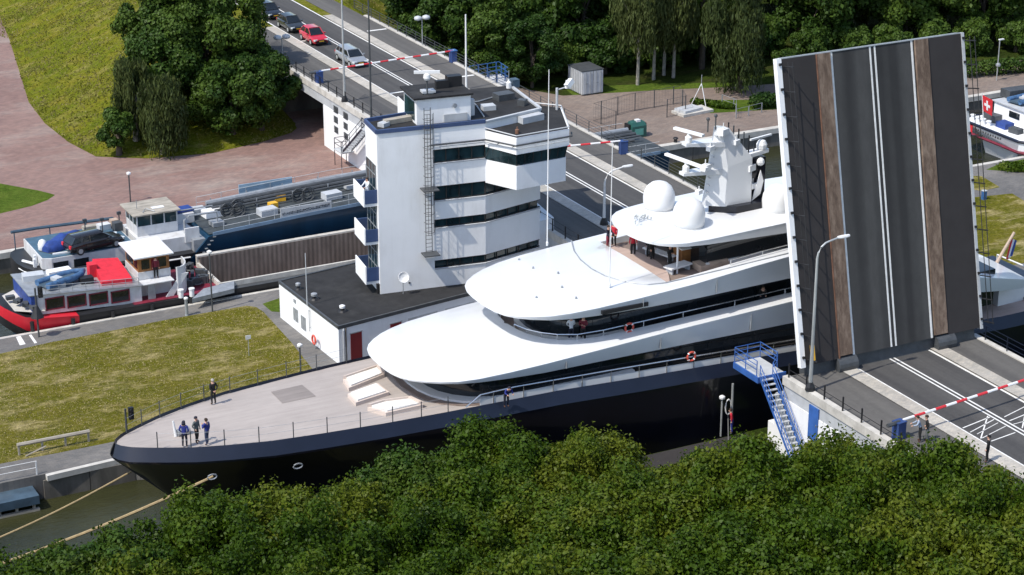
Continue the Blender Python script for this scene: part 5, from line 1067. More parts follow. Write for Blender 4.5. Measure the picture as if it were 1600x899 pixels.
b=Vector(G(1557,126)); t=thing('street_lamp','slim pale lamp post on the far quay behind the white barge','street lamp',b); g=M(); g.tube([b,b+Vector((0,0,4.4))],.06,6); part(g,'pole',galv,t); g=M(); g.obox(b+Vector((.2,0,4.42)),(.3,.12,.05)); part(g,'lamp_head',radome,t); g=M(); g.lathe(b+Vector((0,-.06,1.5)),[(.1,0),(.26,.1),(.26,.3),(.1,.4)],8); part(g,'ring_box',grey,t)
# timber rail on the lawn and white rail by the landing
t=thing('timber_rail','weathered low timber rail along the south edge of the lawn','fence',G(30,714)); a,bb=Vector(G(28,712)),Vector(G(141,690)); g=M(); g.tube([a+Vector((0,0,.75)),bb+Vector((0,0,.75))],.13,6); part(g,'beam',oldwood,t)
for k in range(4): q=a.lerp(bb,.02+k*.32); g=M(); g.box(q.x-.06,q.y-.06,0,q.x+.06,q.y+.06,.75); part(g,'post',oldwood,t)
g=M(); g.tube([G(40,713,.05),G(72,697,.4)],.05,5); part(g,'brace',oldwood,t)
t=railing('landing_rail','white hand rail above the landing stage at the left edge',[Vector((22,122.9,0)),Vector((29.6,122.75,0))],2.4,.95,(.5,.95),radome)
g=M(); g.sheet(Gs([(25,527),(32,525),(40,538),(31,540)]),.010); g.sheet(Gs([(45,524),(49,523),(58,536),(54,537)]),.010); struct(g,'quay_marking',markw)
# blue stairs
def stairs(t,a,b,w,n,m):
    a,b=Vector(a),Vector(b); d=(b-a); h=Vector((d.x,d.y,0)); s=Vector((-h.y,h.x,0)).normalized()*w/2
    for sg in (-1,1):
        g=M(); g.slab([a+s*sg,b+s*sg,b+s*sg+Vector((0,0,.26)),a+s*sg+Vector((0,0,.26))],s.normalized()*.05); part(g,'stringer',m,t)
        g=M(); 
        for z in (.6,1.05): g.tube([a+s*sg+Vector((0,0,z)),b+s*sg+Vector((0,0,z))],.03,5)
        for k in range(4): q=a.lerp(b,k/3)+s*sg; g.tube([q,q+Vector((0,0,1.05))],.03,5)
        part(g,'handrail',m,t)
    for k in range(n):
        q=a.lerp(b,(k+.5)/n)+Vector((0,0,.15)); g=M(); g.obox(q,(h.length/n*.42,w/2-.02,.025),math.atan2(h.y,h.x)); part(g,'tread',lgrey,t)
t=thing('blue_staircase','blue steel staircase down the white wall beside the raised bridge leaf','staircase',(73.2,104.5,.8))
g=M(); g.box(72.3,104.4,RZ-.25,74.3,107.2,RZ-.12); part(g,'platform',lgrey,t); g=M(); g.box(72.2,104.3,RZ-.5,74.4,104.4,RZ-.1); g.box(72.2,104.4,RZ-.5,72.3,107.2,RZ-.1); g.box(72.3,107.2,RZ-.5,74.4,107.3,RZ-.1); part(g,'platform_frame',bluest,t)
g=M()
for z in (.45,.75,1.05): g.tube([(73.5,104.5,RZ-.1+z),(74.3,105.2,RZ-.1+z),(74.3,107.2,RZ-.1+z),(72.3,107.2,RZ-.1+z),(72.3,104.6,RZ-.1+z)],.03,5)
for x,y in ((74.3,105.2),(74.3,107.2),(73.3,107.2),(72.3,107.2),(72.3,105.9),(72.3,104.6)): g.tube([(x,y,RZ-.1),(x,y,RZ+.95)],.035,5)
part(g,'platform_rail',bluest,t); stairs(t,(72.85,104.3,RZ-.3),(72.7,100.1,.8),.95,16,bluest)
g=M(); g.box(72.2,98.6,.0,73.3,100.1,.8); part(g,'bottom_landing',concrete,t)
g=M()
for z in (.5,1.0): g.tube([(72.3,100.0,.8+z),(72.3,98.7,.8+z),(73.2,98.7,.8+z)],.03,5)
for x,y in ((72.3,100),(72.3,98.7),(73.2,98.7)): g.tube([(x,y,.8),(x,y,1.85)],.03,5)
part(g,'landing_rail',bluest,t)
t=thing('blue_staircase','blue steel staircase and platform at the white abutment behind the tower','staircase',(72.6,170,1.0)); stairs(t,(72.7,167.6,RZ-.3),(72.6,172.2,1.6),.9,14,navy)
g=M(); g.box(72.1,165.6,RZ-.3,73.4,167.6,RZ-.2); g.box(72.0,172.2,1.5,73.3,174.0,1.6); part(g,'platform',lgrey,t); g=M()
for z in (.5,1.0): g.tube([(72.1,165.6,RZ-.2+z),(72.1,167.6,RZ-.2+z)],.03,5); g.tube([(72.1,172.2,1.6+z),(72.1,174,1.6+z),(73.3,174,1.6+z)],.03,5)
for y in (165.7,166.6,167.6): g.tube([(72.1,y,RZ-.2),(72.1,y,RZ+.8)],.03,5)
for x,y in ((72.05,172.3),(72.05,173.9),(73.2,173.9)): g.tube([(x,y,0),(x,y,2.6)],.04,5)
part(g,'platform_rail',navy,t)
# far quay: container, bin, fence, slabs, tripod
a=Vector((103.6,184.2,0)); t=thing('storage_container','small pale grey storage container in front of the dark trees','container',a)
g=M(); g.box(103.7,183.6,.1,106.15,186.6,2.55); 
for k in range(7): g.box(103.62,183.9+k*.36,.2,103.70,184.1+k*.36,2.45)
part(g,'body',lgrey,t); g=M(); g.box(103.62,183.5,2.55,106.22,186.65,2.62); part(g,'roof',dgrey,t)
for s in (0,1):
    x=103.78+s*1.2; g=M(); g.box(x,183.5,.2,x+1.12,183.58,2.48); d=part(g,'door',lgrey,t); g=M()
    for q in (.3,.8): g.tube([(x+q,183.46,.2),(x+q,183.46,2.48)],.025,5)
    g.box(x+.25,183.44,1.2,x+.55,183.48,1.3); part(g,'lock_bar',grey,d)
a=Vector(G(994,213)); t=thing('bottle_bank','dark green bottle bank on the far quay','recycling bin',a)
g=M(); g.loft([[a+Vector((x*k,y*k2,z)) for x,y in ((-.8,-.6),(.8,-.6),(.8,.6),(-.8,.6))] for k,k2,z in ((1,1,.05),(1,1,1.15),(.85,.6,1.5),(.6,.35,1.6))]); part(g,'body',green,t); g=M(); g.box(a.x-.5,a.y-.62,.25,a.x+.45,a.y-.605,.9); part(g,'label_panel',mat('panel_green',(.10,.32,.27),.5),t)
g=M(); g.box(a.x-.2,a.y-.35,1.5,a.x+.25,a.y+.1,1.72); part(g,'lifting_eye',radome,t); g=M(); g.box(a.x-1.05,a.y-.3,0,a.x-.85,a.y+.5,1.35); g.box(a.x+.82,a.y-.3,0,a.x+.95,a.y+.5,1.3); part(g,'side_frame',black,t)
pts=[Vector(G(x,y)) for x,y in ((962,203),(927,190),(983,175),(1062,162),(1072,178),(1042,184))]
t=railing('mesh_fence','wire mesh fence with slim posts around the far quay yard',pts,2.2,1.9,(1.85,.1),dgrey,pr_=.035,rr=.018)
m,nt,b=newmat('wire_mesh'); b.inputs['Base Color'].default_value=(.1,.1,.1,1); 
g=M()
for p,q in zip(pts,pts[1:]):
    n=int((q-p).length/.35)
    for k in range(n): r_=p.lerp(q,k/n); g.tube([r_+Vector((0,0,.1)),r_+Vector((0,0,1.85))],.006,3)
    for z in (.4,.75,1.1,1.45): g.tube([p+Vector((0,0,z)),q+Vector((0,0,z))],.006,3)
part(g,'mesh',m,t)
g=M(); a,b_=Vector(G(1060,171)),Vector(G(1034,176)); g.box(0,0,0,.01,.01,.01); 
a=Vector(G(1082,176)); t=thing('concrete_slabs','low stack of pale concrete slabs beside the mesh fence','slabs',a); g=M(); g.obox(a+Vector((0,0,.14)),(1.9,1.0,.13),.1); part(g,'lower_slab',concrete,t); g=M(); g.obox(a+Vector((-.4,.1,.40)),(1.2,.8,.12),.2); part(g,'upper_slab',lgrey,t)
a=Vector(G(1095,165)); t=thing('tripod_mast','white tripod frame behind the concrete slabs','tripod',a); top=a+Vector((0,0,2.3))
for k in range(3): an=R(30+120*k); g=M(); g.tube([a+Vector((1.0*math.cos(an),1.0*math.sin(an),0)),top],.04,5); part(g,'leg',radome,t)
g=M(); g.tube([top,top+Vector((0,0,.9))],.04,5); part(g,'mast',grey,t)
t=railing('yard_rail','grey pipe railing down to the quay beside the hedge',[Vector(G(1128,163)),Vector(G(1150,171)),Vector(G(1150,186)),Vector(G(1190,176))],1.8,1.0,(.5,1.0),grey)
t=railing('steel_rail','blue and grey rail frame at the bridge edge behind the tower roof',[Vector((91,181.5,3.2)),Vector((94.4,182.2,3.2)),Vector((94.6,184.6,3.2)),Vector((91.2,184.4,3.2))],1.0,1.3,(.4,.85,1.3),bluep,pr_=.05,rr=.04)
g=M(); g.box(90.6,181.3,2.9,94.8,184.8,3.2); part(g,'deck',lgrey,t)
g=M(); g.box(90.7,181.4,0,94.7,184.7,2.9); part(g,'base_wall',concrete,t)
for x,lb in ((1020,'single black bollard on the far quay coping'),): 
    a=Vector((103.5,165.0,.1)); t=thing('mooring_bollard','squat black bollard on the far quay below the bottle bank','bollard',a); g=M(); g.lathe(a,[(.25,0),(.18,.1),(.16,.35),(.28,.42),(.2,.52)],10); part(g,'body',black,t)
a=Vector((117.5,165.1,.1)); t=thing('mooring_bollard','squat black bollard on the far quay near the mast of the yacht','bollard',a); g=M(); g.lathe(a,[(.25,0),(.18,.1),(.16,.35),(.28,.42),(.2,.52)],10); part(g,'body',black,t)
a=Vector(G(1537,312)); t=thing('service_pillar','small blue service pillar on the grey path at the right','pillar',a); g=M(); g.box(a.x-.17,a.y-.17,0,a.x+.17,a.y+.17,.8); part(g,'body',bluep,t); g=M(); g.box(a.x-.2,a.y-.2,.8,a.x+.2,a.y+.2,.86); part(g,'cap',lgrey,t)
# ---------------------------------------------------------------- people: one skinned body each, hair a child
def cloth(name,c): return mat(name,c,.85,var=.2,scale=6)
CB=cloth('cloth_blue',(.018,.03,.20)); CN=cloth('cloth_navy',(.012,.014,.03)); CK=cloth('cloth_black',(.012,.012,.013)); CG=cloth('cloth_grey',(.10,.115,.115)); CW=cloth('cloth_white',(.62,.64,.68)); CR_=cloth('cloth_red',(.42,.012,.03)); CP=cloth('cloth_dark_red',(.16,.015,.03)); CD=cloth('cloth_denim',(.035,.05,.10)); CL=cloth('cloth_light_blue',(.30,.36,.46)); SH=cloth('shoe_brown',(.08,.035,.02)); HB=cloth('hair_brown',(.035,.02,.012)); HG=cloth('hair_grey',(.35,.33,.30))
def person(loc,face,jk,tr,hair,label,arms='down',lean=0.,step=.0,hood=False):
    sh=[(-.19,0,1.41),(.19,0,1.41)]
    A_={'down':[[(-.24,.0,1.14),(-.25,.06,.90)],[(.24,.0,1.14),(.25,.06,.90)]],'pockets':[[(-.29,-.05,1.16),(-.20,.09,.98)],[(.29,-.05,1.16),(.20,.09,.98)]],
        'behind':[[(-.27,-.10,1.16),(-.08,-.17,.98)],[(.27,-.10,1.16),(.08,-.17,.98)]],'rail':[[(-.25,.16,1.20),(-.20,.42,1.12)],[(.25,.16,1.20),(.20,.42,1.12)]],
        'phone':[[(-.25,.06,1.15),(-.10,.26,1.30)],[(.24,.0,1.14),(.25,.06,.90)]],'crossed':[[(-.27,.04,1.16),(.02,.21,1.20)],[(.27,.04,1.16),(-.02,.23,1.16)]]}[arms]
    V=[(0,0,.93,.145,.11),(0,.0,1.12,.135,.10),(0,0,1.32,.165,.115),(0,.01,1.49,.055,.055),(0,.025,1.60,.085,.10),(0,.02,1.70,.075,.09)]; E_=[(0,1),(1,2),(2,3),(3,4),(4,5)]; K=['j','j','j','s','s','s']
    for s in (0,1):
        sg=-1 if s==0 else 1; i=len(V); (ex,wx)=A_[s]; V+=[(*sh[s],.075,.075),(*ex,.055,.055),(*wx,.042,.042)]; K+=['j','j','s']; E_+=[(2,i),(i,i+1),(i+1,i+2)]
    for s in (-1,1):
        i=len(V); st=step*s; V+=[(s*.10,st*.3,.86,.098,.1),(s*.115,st*.6+.03,.48,.072,.075),(s*.12,st-.02,.10,.05,.055),(s*.135,st+.13,.045,.045,.04)]; K+=['l','l','l','h']; E_+=[(0,i),(i,i+1),(i+1,i+2),(i+2,i+3)]
    def ln(p): 
        x,y,z=p; 
        if z>.93 and lean: d=z-.93; return Vector((x,y+math.sin(lean)*d*1.0,.93+d*math.cos(lean)))
        return Vector(p)
    P=[ln(v[:3]) for v in V]
    me=bpy.data.meshes.new('p'); me.from_pydata([tuple(p) for p in P],E_,[]); o=bpy.data.objects.new('p',me); COL.objects.link(o); md=o.modifiers.new('s','SKIN'); md.use_smooth_shade=True
    for i,v in enumerate(V): me.skin_vertices[0].data[i].radius=(v[3],v[4]); me.skin_vertices[0].data[i].use_root=(i==0)
    o.modifiers.new('u','SUBSURF').levels=1
    dg=bpy.context.evaluated_depsgraph_get(); dg.update(); nm=bpy.data.meshes.new_from_object(o.evaluated_get(dg)); bpy.data.objects.remove(o)
    vs=[tuple(v.co) for v in nm.vertices]; fs=[tuple(p.vertices) for p in nm.polygons]; mi=[]
    seg=[(P[a],P[b],K[b] if not (K[a]=='j' and K[b]=='s' and b>5) else 'j') for a,b in E_]
    for p in nm.polygons:
        c=p.center; best=9; kk='j'
        for a,b,k in seg:
            d=b-a; tt=max(0,min(1,(c-a).dot(d)/d.length_squared)); q=(c-a-d*tt).length-(.05 if k=='s' and False else 0)
            if q<best: best=q; kk=k if not(k=='j' and tt>.93 and False) else 'j'
        mi.append('jlhs'.index(kk))
    g=M(); g.v=vs; g.f=fs; g.m=mi
    for s in (0,1):   # palms, four fingers and a thumb
        w=P[6+s*3+2]; e=P[6+s*3+1]; d=(w-e).normalized(); side=d.cross(Vector((0,0,1))) if abs(d.z)<.8 else Vector((0,1,0)); side.normalize(); up=side.cross(d)
        g.tube([w,w+d*.05,w+d*.09],[.03,.036,.034],6,3)
        for k,(o_,l_) in enumerate(((-.03,.065),(-.01,.08),(.01,.076),(.03,.058))): b=w+d*.085+side*o_; g.tube([b,b+d*l_*.5+up*.004,b+d*l_*.85-up*.02],[.0095,.009,.007],4,3)
        b=w+d*.03+side*.034; g.tube([b,b+side*.03+d*.03,b+side*.035+d*.06],[.011,.01,.008],4,3)
    h=P[4]; g.tube([h+Vector((0,.075,.0)),h+Vector((0,.115,-.015))],[.022,.014],5,3)
    for s in (-1,1): g.ball(h+Vector((s*.03,.088,.03)),.011,6,5); g.ball(h+Vector((s*.088,.0,.0)),.022,6,3,1.4)
    g.tube([h+Vector((-.025,.085,-.045)),h+Vector((.025,.085,-.045))],.008,4,4)
    bpy.data.meshes.remove(nm)
    t=mesh(g,'person',[jk,tr,SH,skin,CR_,black],Vector((0,0,0)),True); o=bpy.data.objects.new('person',t); COL.objects.link(o); ORG[o.name]=Vector((0,0,0)); tag(o,label,'person')
    c=h+Vector((0,-.018,.065)); g=M(); g.loft([[c+Vector((r*math.cos(2*math.pi*j/10),r*1.12*math.sin(2*math.pi*j/10)-dy,z)) for j in range(10)] for r,z,dy in ((.095,-.05,.03),(.105,.0,.012),(.10,.05,.005),(.07,.085,0),(.02,.10,0))]); 
    if hood: g.loft([[c+Vector((r*math.cos(2*math.pi*j/10),r*math.sin(2*math.pi*j/10)-.03,z)) for j in range(10)] for r,z in ((.12,-.16),(.125,-.08),(.11,0))])
    part(g,'hair' if not hood else 'hood',hair,o,True)
    o.location=loc; o.rotation_euler=(0,0,face); return o
dz=4.905
person(G(289,699,dz),R(-35),CB,CN,CN,'person in a long blue hooded jacket at the bow, seen from the side','pockets',hood=True)
person(G(308,692,dz),R(-150),CG,CK,CN,'person in a grey jacket and dark cap facing the camera on the foredeck','pockets',step=.06)
person(G(324,695,dz),R(25),CB,CD,HB,'person in a blue jacket and jeans with back to the camera on the foredeck','phone',step=.08)
person(G(334,632,dz),R(10),CK,CK,HG,'grey haired person in black standing alone by the far side of the foredeck','behind')
person(G(796,640,4.9)+Vector((0,.45,0)),R(180),CB,CN,CN,'person in blue leaning over the yacht side rail','rail',lean=.75)
person(G(892,533,7.17),R(165),CW,CN,HB,'person in a white shirt standing on the walkway below the upper deck','behind')
person(G(911,533,7.17),R(150),CP,CK,HB,'person in dark clothes beside the white shirted one on the walkway','crossed')
person(G(950,390,10.27),R(200),CN,CP,HB,'person in a navy jacket leaning at the far sun deck rail','rail'); person(G(959,385,10.27),R(120),CR_,CK,HB,'person in a red jacket standing behind the one in navy','down')
person(G(989,400,10.27),R(160),CR_,CK,HB,'person in a red top under the front of the hard top','down'); person(G(1014,405,10.27),R(100),CK,CK,HB,'person in black by the long white bench','down',step=.05); person(G(1019,408,10.27),R(200),CK,CK,HG,'person in black with grey hair by the long white bench','down')
person(G(1046,421,10.27),R(-160),CK,CK,HB,'person in black standing next to the short white bench','crossed')
person(Vector((T(-.5,1.1).x,T(-.5,1.1).y,10.0)),R(110),CW,CL,HB,'person in white on the top balcony of the control tower','rail')
person(Vector((46.3,148.3,1.94)),R(170),CP,CK,HB,'person in dark red at the wheelhouse door of the red barge','down')
person(Vector((72.6,106.9,.02))+Vector((-.5,.0,.35)),R(60),CR_,CB,HB,'person in a red jacket in the shade below the blue staircase','down',lean=.2)
zs_=RZ+.075
person(G(1437,690,zs_),R(60),CL,CK,HB,'person in a pale shirt leaning forward at the lower right barrier','rail',lean=.35); person(G(1448,690,zs_),R(60),CK,CG,HB,'person in a black jacket beside the pale shirted one at the barrier','pockets',lean=.15)
person(G(1542,722,zs_),R(40),CK,CK,CK,'person with dark hair almost hidden by leaves at the lower right','down')
p=GX(1198,472,76.7); person(Vector((76.6,YC-3.95,7.17)),R(150),CK,CN,HB,'crew member in dark clothes on the walkway near the bridge leaf','rail',lean=.4)
# ---------------------------------------------------------------- trees
def leaves(name,clumps,n,size,mt,seed,flat=.9,hang=0.,inner=.25,fuzz=.25):
    r=np.random.default_rng(seed); C=np.array([c[:3] for c in clumps]); Rr=np.array([c[3] for c in clumps]); p=Rr**2; idx=r.choice(len(C),n,p=p/p.sum())
    d=r.normal(size=(n,3)); d[:,2]+=.35; d/=np.linalg.norm(d,axis=1)[:,None]
    rad=Rr[idx]*np.where(r.random(n)<inner,r.uniform(.2,.8,n),r.uniform(.75,1.0,n)+r.random(n)**4*fuzz)
    P=C[idx]+d*rad[:,None]*np.array([1,1,flat])
    if hang: P[:,2]-=r.random(n)**1.3*hang*(.4+np.hypot(d[:,0],d[:,1]))
    nn=d+r.normal(size=(n,3))*.55; nn/=np.linalg.norm(nn,axis=1)[:,None]
    a=np.cross(nn,r.normal(size=(n,3))); a/=np.linalg.norm(a,axis=1)[:,None]; b=np.cross(nn,a); s=size*r.uniform(.6,1.35,n)[:,None]
    if hang: a=np.tile(np.array([0,0,-1.0]),(n,1))+r.normal(size=(n,3))*.25; b=np.cross(nn,a); b/=np.linalg.norm(b,axis=1)[:,None]; a*=1.5; b*=.6
    v=np.empty((n,4,3)); v[:,0]=P-a*s*.62; v[:,1]=P+b*s*.42+nn*s*.08; v[:,2]=P+a*s*.62-nn*s*.06; v[:,3]=P-b*s*.42+nn*s*.08
    me=bpy.data.meshes.new(name); me.vertices.add(4*n); me.vertices.foreach_set('co',v.ravel()); me.loops.add(4*n); me.loops.foreach_set('vertex_index',np.arange(4*n,dtype=np.int32)); me.polygons.add(n); me.polygons.foreach_set('loop_start',np.arange(0,4*n,4,dtype=np.int32)); me.polygons.foreach_set('loop_total',np.full(n,4,dtype=np.int32)); me.materials.append(mt); me.update(); me.validate(); return me
def make_tree(name,label,cat,h,rx,rz,zc,n,size,mt,seed,bk=bark,nc=46,cr=.30,hang=0.,tr=.28,lean=0.,grp=None,shell=(.5,.92),fuzz=.25):
    r=random.Random(seed); t=thing(name,label,cat,(0,0,0),grp); cl=[]
    while len(cl)<nc:
        d=Vector((r.gauss(0,1),r.gauss(0,1),r.gauss(.15,1))).normalized(); k=r.uniform(*shell)
        c=Vector((d.x*rx*k,d.y*rx*k,zc+d.z*rz*k)); 
        if c.z<zc-rz*.75: continue
        cl.append((c.x,c.y,c.z,rx*cr*r.uniform(.6,1.25)))
    me=leaves('crown',cl,n,size,mt,seed,hang=hang,fuzz=fuzz); o=bpy.data.objects.new('crown',me); COL.objects.link(o); o.parent=t; ORG[o.name]=Vector((0,0,0))
    g=M(); g.tube([(0,0,-.5),(.05,0,zc*.35),(lean*.5,.1,zc*.8),(lean,.0,zc+rz*.4)],[tr*1.3,tr,tr*.65,tr*.25],8); tk=part(g,'trunk',bk,t,60); g=M()
    for c in cl[:10]: z0=zc*r.uniform(.45,.8); g.tube([(0,0,z0),(c[0]*.45,c[1]*.45,(z0+c[2])/2+.1),(c[0]*.9,c[1]*.9,c[2])],[tr*.42,tr*.28,tr*.1],5)
    part(g,'branching',bk,tk); return t
def put(o,x,y,z,rz,s): o.location=(x,y,z); o.rotation_euler=(0,0,rz); o.scale=s if hasattr(s,'__len__') else (s,s,s)
SKY=[(-80,850),(0,842),(60,838),(110,822),(150,812),(190,815),(215,800),(255,795),(300,772),(345,755),(385,748),(410,762),(440,758),(490,752),(540,745),(562,722),(585,700),(615,690),(650,694),(690,692),(720,668),(755,652),(790,648),(825,668),(850,658),(890,664),(930,668),(965,684),(1000,708),(1040,714),(1075,698),(1110,682),(1150,676),(1190,682),(1225,686),(1262,682),(1290,692),(1330,672),(1380,690),(1430,688),(1480,690),(1510,680),(1545,704),(1580,704),(1620,690),(1700,690)]
def sky_y(x): return lerp(SKY,x)
G1='trees of the foreground canopy'; LB1='leafy yellow green tree in the dense canopy along the bottom'; LB2='blue green bushy tree in the dense canopy along the bottom'
FT=[make_tree('canopy_tree',LB1,'tree',9,3.5,3.1,5.9,38000,.16,leafF,31+i,grp=G1,nc=120,cr=.20,shell=(.35,.97),fuzz=.8) for i in range(3)]
FB=[make_tree('canopy_tree',LB2,'tree',9,3.5,3.1,5.9,32000,.18,leafT,41+i,grp='blue green trees of the foreground canopy',nc=80,cr=.24,fuzz=.5) for i in range(2)]
used=set(); rr=random.Random(11)
for j,Yr in enumerate((101.6,97.6,93.4,89,84.6,80,75.5,71,66.5)):
    x0=GY(-70,800,Yr).x; x1=min(GY(1670,800,Yr).x,71.0); n=int((x1-x0)/4.5)+1
    for i in range(n+1):
        x=x0+(x1-x0)*i/n+rr.uniform(-.9,.9); y=Yr+rr.uniform(-1.2,1.2)
        if x>71.4: continue
        if x>69.5 and y>98.5: continue
        zt_=11.5
        for _ in range(8):
            px,py=PR((x,y,zt_)); need=max(sky_y(px-60)-30,sky_y(px-30)-12,sky_y(px),sky_y(px+30)-12,sky_y(px+60)-30)+4+(rr.uniform(0,8) if j<3 else 6)-(10 if px>1290 else 0)
            if py>=need: break
            zt_-=max(.25,(need-py)/21.0)
        h=min(zt_,rr.uniform(8.6,11.3)) if x<58 else zt_-.1
        if h<2.6: continue
        px,_=PR((x,y,h)); blue=(px<330 and j<4 and rr.random()<.6) or (540<px<720 and j<2) or rr.random()<.03
        pr0=rr.choice(FB if blue else FT); s=h/9.25; sx=max(.62,min(1.15,s*rr.uniform(.95,1.15)))
        if pr0.name not in used: used.add(pr0.name); o=pr0
        else: o=copy_tree(pr0)
        put(o,x,y,0,rr.uniform(0,6.28),(sx,sx,s))
for x,y,h in ((71.9,84.0,8.6),(72.0,79.5,8.8),(71.2,74.5,9.0),(71.5,69.5,9.2)):
    o=copy_tree(FT[0]); put(o,x,y,0,x*7,(.9,.9,h/9.25))
for o in FT+FB:
    if o.name not in used: put(o,20,60,-.2,0,1)
# big trees left of the bridge
def one(name,label,x,y,z,h,rx,rz,zc,n,size,mt,seed,**k): o=make_tree(name,label,'tree',h,rx,rz,zc,n,size,mt,seed,**k); put(o,x,y,z,0,1); return o
one('maple_tree','large dark green tree on the grass bank left of the bridge',66.6,192.5,1.0,15,6.2,7.0,8.0,46000,.28,leafD,61,nc=80,cr=.22)
one('maple_tree','smaller dark tree hanging over the bridge underpass',69.6,186.2,.2,9,3.6,3.8,4.6,20000,.28,leafD,62,nc=44,cr=.26)
one('maple_tree','dark round tree at the left edge of the big bank tree',61.2,190.2,.8,10,4.2,4.6,5.6,19000,.28,leafD,63,nc=36,cr=.28)
one('maple_tree','dark tree filling the gap below the large bank tree',66.5,185.8,.2,8,4.2,3.4,3.8,20000,.28,leafD,64,nc=40,cr=.27)
one('maple_tree','upper left lobe of dark foliage behind the willows',63.0,195.5,2.4,12,4.6,5.0,7.0,24000,.28,leafD,69,nc=50,cr=.25)
one('willow_tree','drooping pale green willow in front of the large bank tree',58.9,184.4,.1,7.5,2.5,2.7,5.0,12000,.26,leafW,65,nc=30,cr=.32,hang=2.8,bk=birchb)
one('willow_tree','slim drooping willow next to the bush on the grass bank',57.4,187.4,.4,8,2.1,2.7,5.8,9000,.26,leafW,66,nc=24,cr=.34,hang=2.4,bk=birchb)
one('bank_bush','dark bush at the foot of the grass bank beside the willows',55.2,185.9,.1,4,1.7,2.2,2.2,8000,.26,leafD,67,nc=20,cr=.36)
# wood beyond the road and the far quay
G2='trees of the dark wood beyond the far quay'; LB3='dark dense broadleaf tree in the wood along the top'
WT=[make_tree('wood_tree',LB3,'tree',14,5.2,6.6,7.2,24000,.36,leafD,71+i,grp=G2,nc=64,cr=.25) for i in range(3)]
ru=random.Random(19); first=0
for (x,y,s) in [(95.5,205,.8),(97,199,.8),(98.5,194,.75),(103,197,.95),(100,212,1.0),(108,203,1.05),(110,194,.95),(106,212,1.1),(115,208,1.1),(118,199,1.05),(113,220,1.15),(124,205,1.1),(128,196,1.05),(122,216,1.15),(133,203,1.1),(132,214,1.15),(138,195,1.1),(142,204,1.15),(136,187,1.0),(146,193,1.1),(145,184,1.0),(151,188,1.05),(155,197,1.15),(154,180.5,1.0),(161,185,1.05),(165,194,1.15),(163,177.5,.95),(171,181,1.05),(128,225,1.2),(145,216,1.2),(158,208,1.2),(105,224,1.1),(119,230,1.2),(176,190,1.1),(100.5,188.5,.62),(137,225,1.2)]:
    o=WT[first] if first<3 else copy_tree(ru.choice(WT)); first+=1; s2=s*ru.uniform(.92,1.08); put(o,x+ru.uniform(-.8,.8),y+ru.uniform(-.8,.8),0,ru.uniform(0,6.28),(s2,s2,s2*ru.uniform(.9,1.1)))
UB=[make_tree('wood_bush','dark undergrowth bush along the edge of the wood','shrub',4,2.4,2.3,1.9,12000,.30,leafD,76+i,grp='undergrowth of the dark wood',nc=30,cr=.33) for i in range(2)]
for k,(x,y,s) in enumerate([(97.5,192,.9),(101,190.5,.8),(106,191.5,.9),(110,190,1.0),(114,191.5,.9),(118,189.5,1.1),(122,190,1.0),(126,187,1.0),(129,189,1.1),(120,194,1.2),(127,193,1.2),(112,196,1.2),(133,184.5,.9),(137,182,.9),(141,181.5,.9),(145.5,179.5,.9),(150,178.5,.9),(155,177,.9),(160,176,.9),(124,183.2,.55),(127.5,181.6,.6),(166,175,.9),(93.5,196,.7),(92.8,201,.7)]):
    o=UB[k] if k<2 else copy_tree(UB[k%2]); put(o,x,y,0,k*1.7,(s,s,s*1.05))
for lb,px,py,h,rx,seed in (('pale trunked birch in front of the dark wood, left of four',996,133,11.5,2.7,81),('pale trunked birch second from the left before the dark wood',1021,125,11,2.2,82),('slender birch with pale trunk third from the left before the wood',1037,118,10.5,2.0,83),('leaning pale birch right of the three upright ones',1052,122,10.5,2.2,84)):
    p=G(px,py); one('birch_tree',lb,p.x,p.y,0,h,rx,3.2,8.2,7000,.30,leafW,seed,nc=26,cr=.34,hang=2.4,bk=birchb,tr=.16,lean=.5 if seed==84 else 0)
p=G(1172,152); one('willow_tree','drooping willow by the yard left of the raised bridge leaf',p.x,p.y+2,0,11,3.8,4.6,6.8,18000,.30,leafW,86,nc=26,cr=.34,hang=2.6,shell=(.2,1.05))
p=G(1120,118); one('willow_tree','tall yellowish green tree behind the yard willow',p.x,p.y+3,0,14,3.8,5.2,8.5,14000,.40,leafF,87,nc=40,cr=.28)
# hedges and shrubs
def hedge(name,label,pts,w,h,n,mt,seed,size=.22):
    r=np.random.default_rng(seed); cl=[]
    for (x0,y0),(x1,y1) in zip(pts,pts[1:]):
        L=math.hypot(x1-x0,y1-y0); k=max(2,int(L/(w*.45)))
        for i in range(k+1): f=i/k; cl.append((x0+(x1-x0)*f+r.uniform(-.15,.15),y0+(y1-y0)*f+r.uniform(-.15,.15),h*.5,w*.55*r.uniform(.85,1.15)))
    c=Vector(((pts[0][0]+pts[-1][0])/2,(pts[0][1]+pts[-1][1])/2,0)); cl=[(a-c.x,b-c.y,z,q) for a,b,z,q in cl]
    me=leaves(name,cl,n,size,mt,seed,flat=h*.5/(w*.55)); o=bpy.data.objects.new(name,me); COL.objects.link(o); o.location=c; tag(o,label,'hedge' if 'hedge' in name else 'shrub')
hedge('hedge','long clipped dark hedge on the far quay right of the bridge leaf',[(140.5,171.6),(151,169.8),(162,168)],1.7,1.7,9000,leafD,91)
hedge('hedge','short dark hedge by the yard left of the bridge leaf',[(117.0,171.6),(123.5,170.2)],1.5,1.5,5000,leafD,92)
hedge('low_shrubs','low green shrub bed on the island right of the grey path',[(126.2,143.8),(129,142.6),(135,142.2),(146,142.2)],1.9,.8,7000,leafF,93)
hedge('flower_border','narrow green border of plants behind the yard fence',[(112.5,175.6),(114.5,172.6)],1.0,.6,1500,leafF,94,.18)

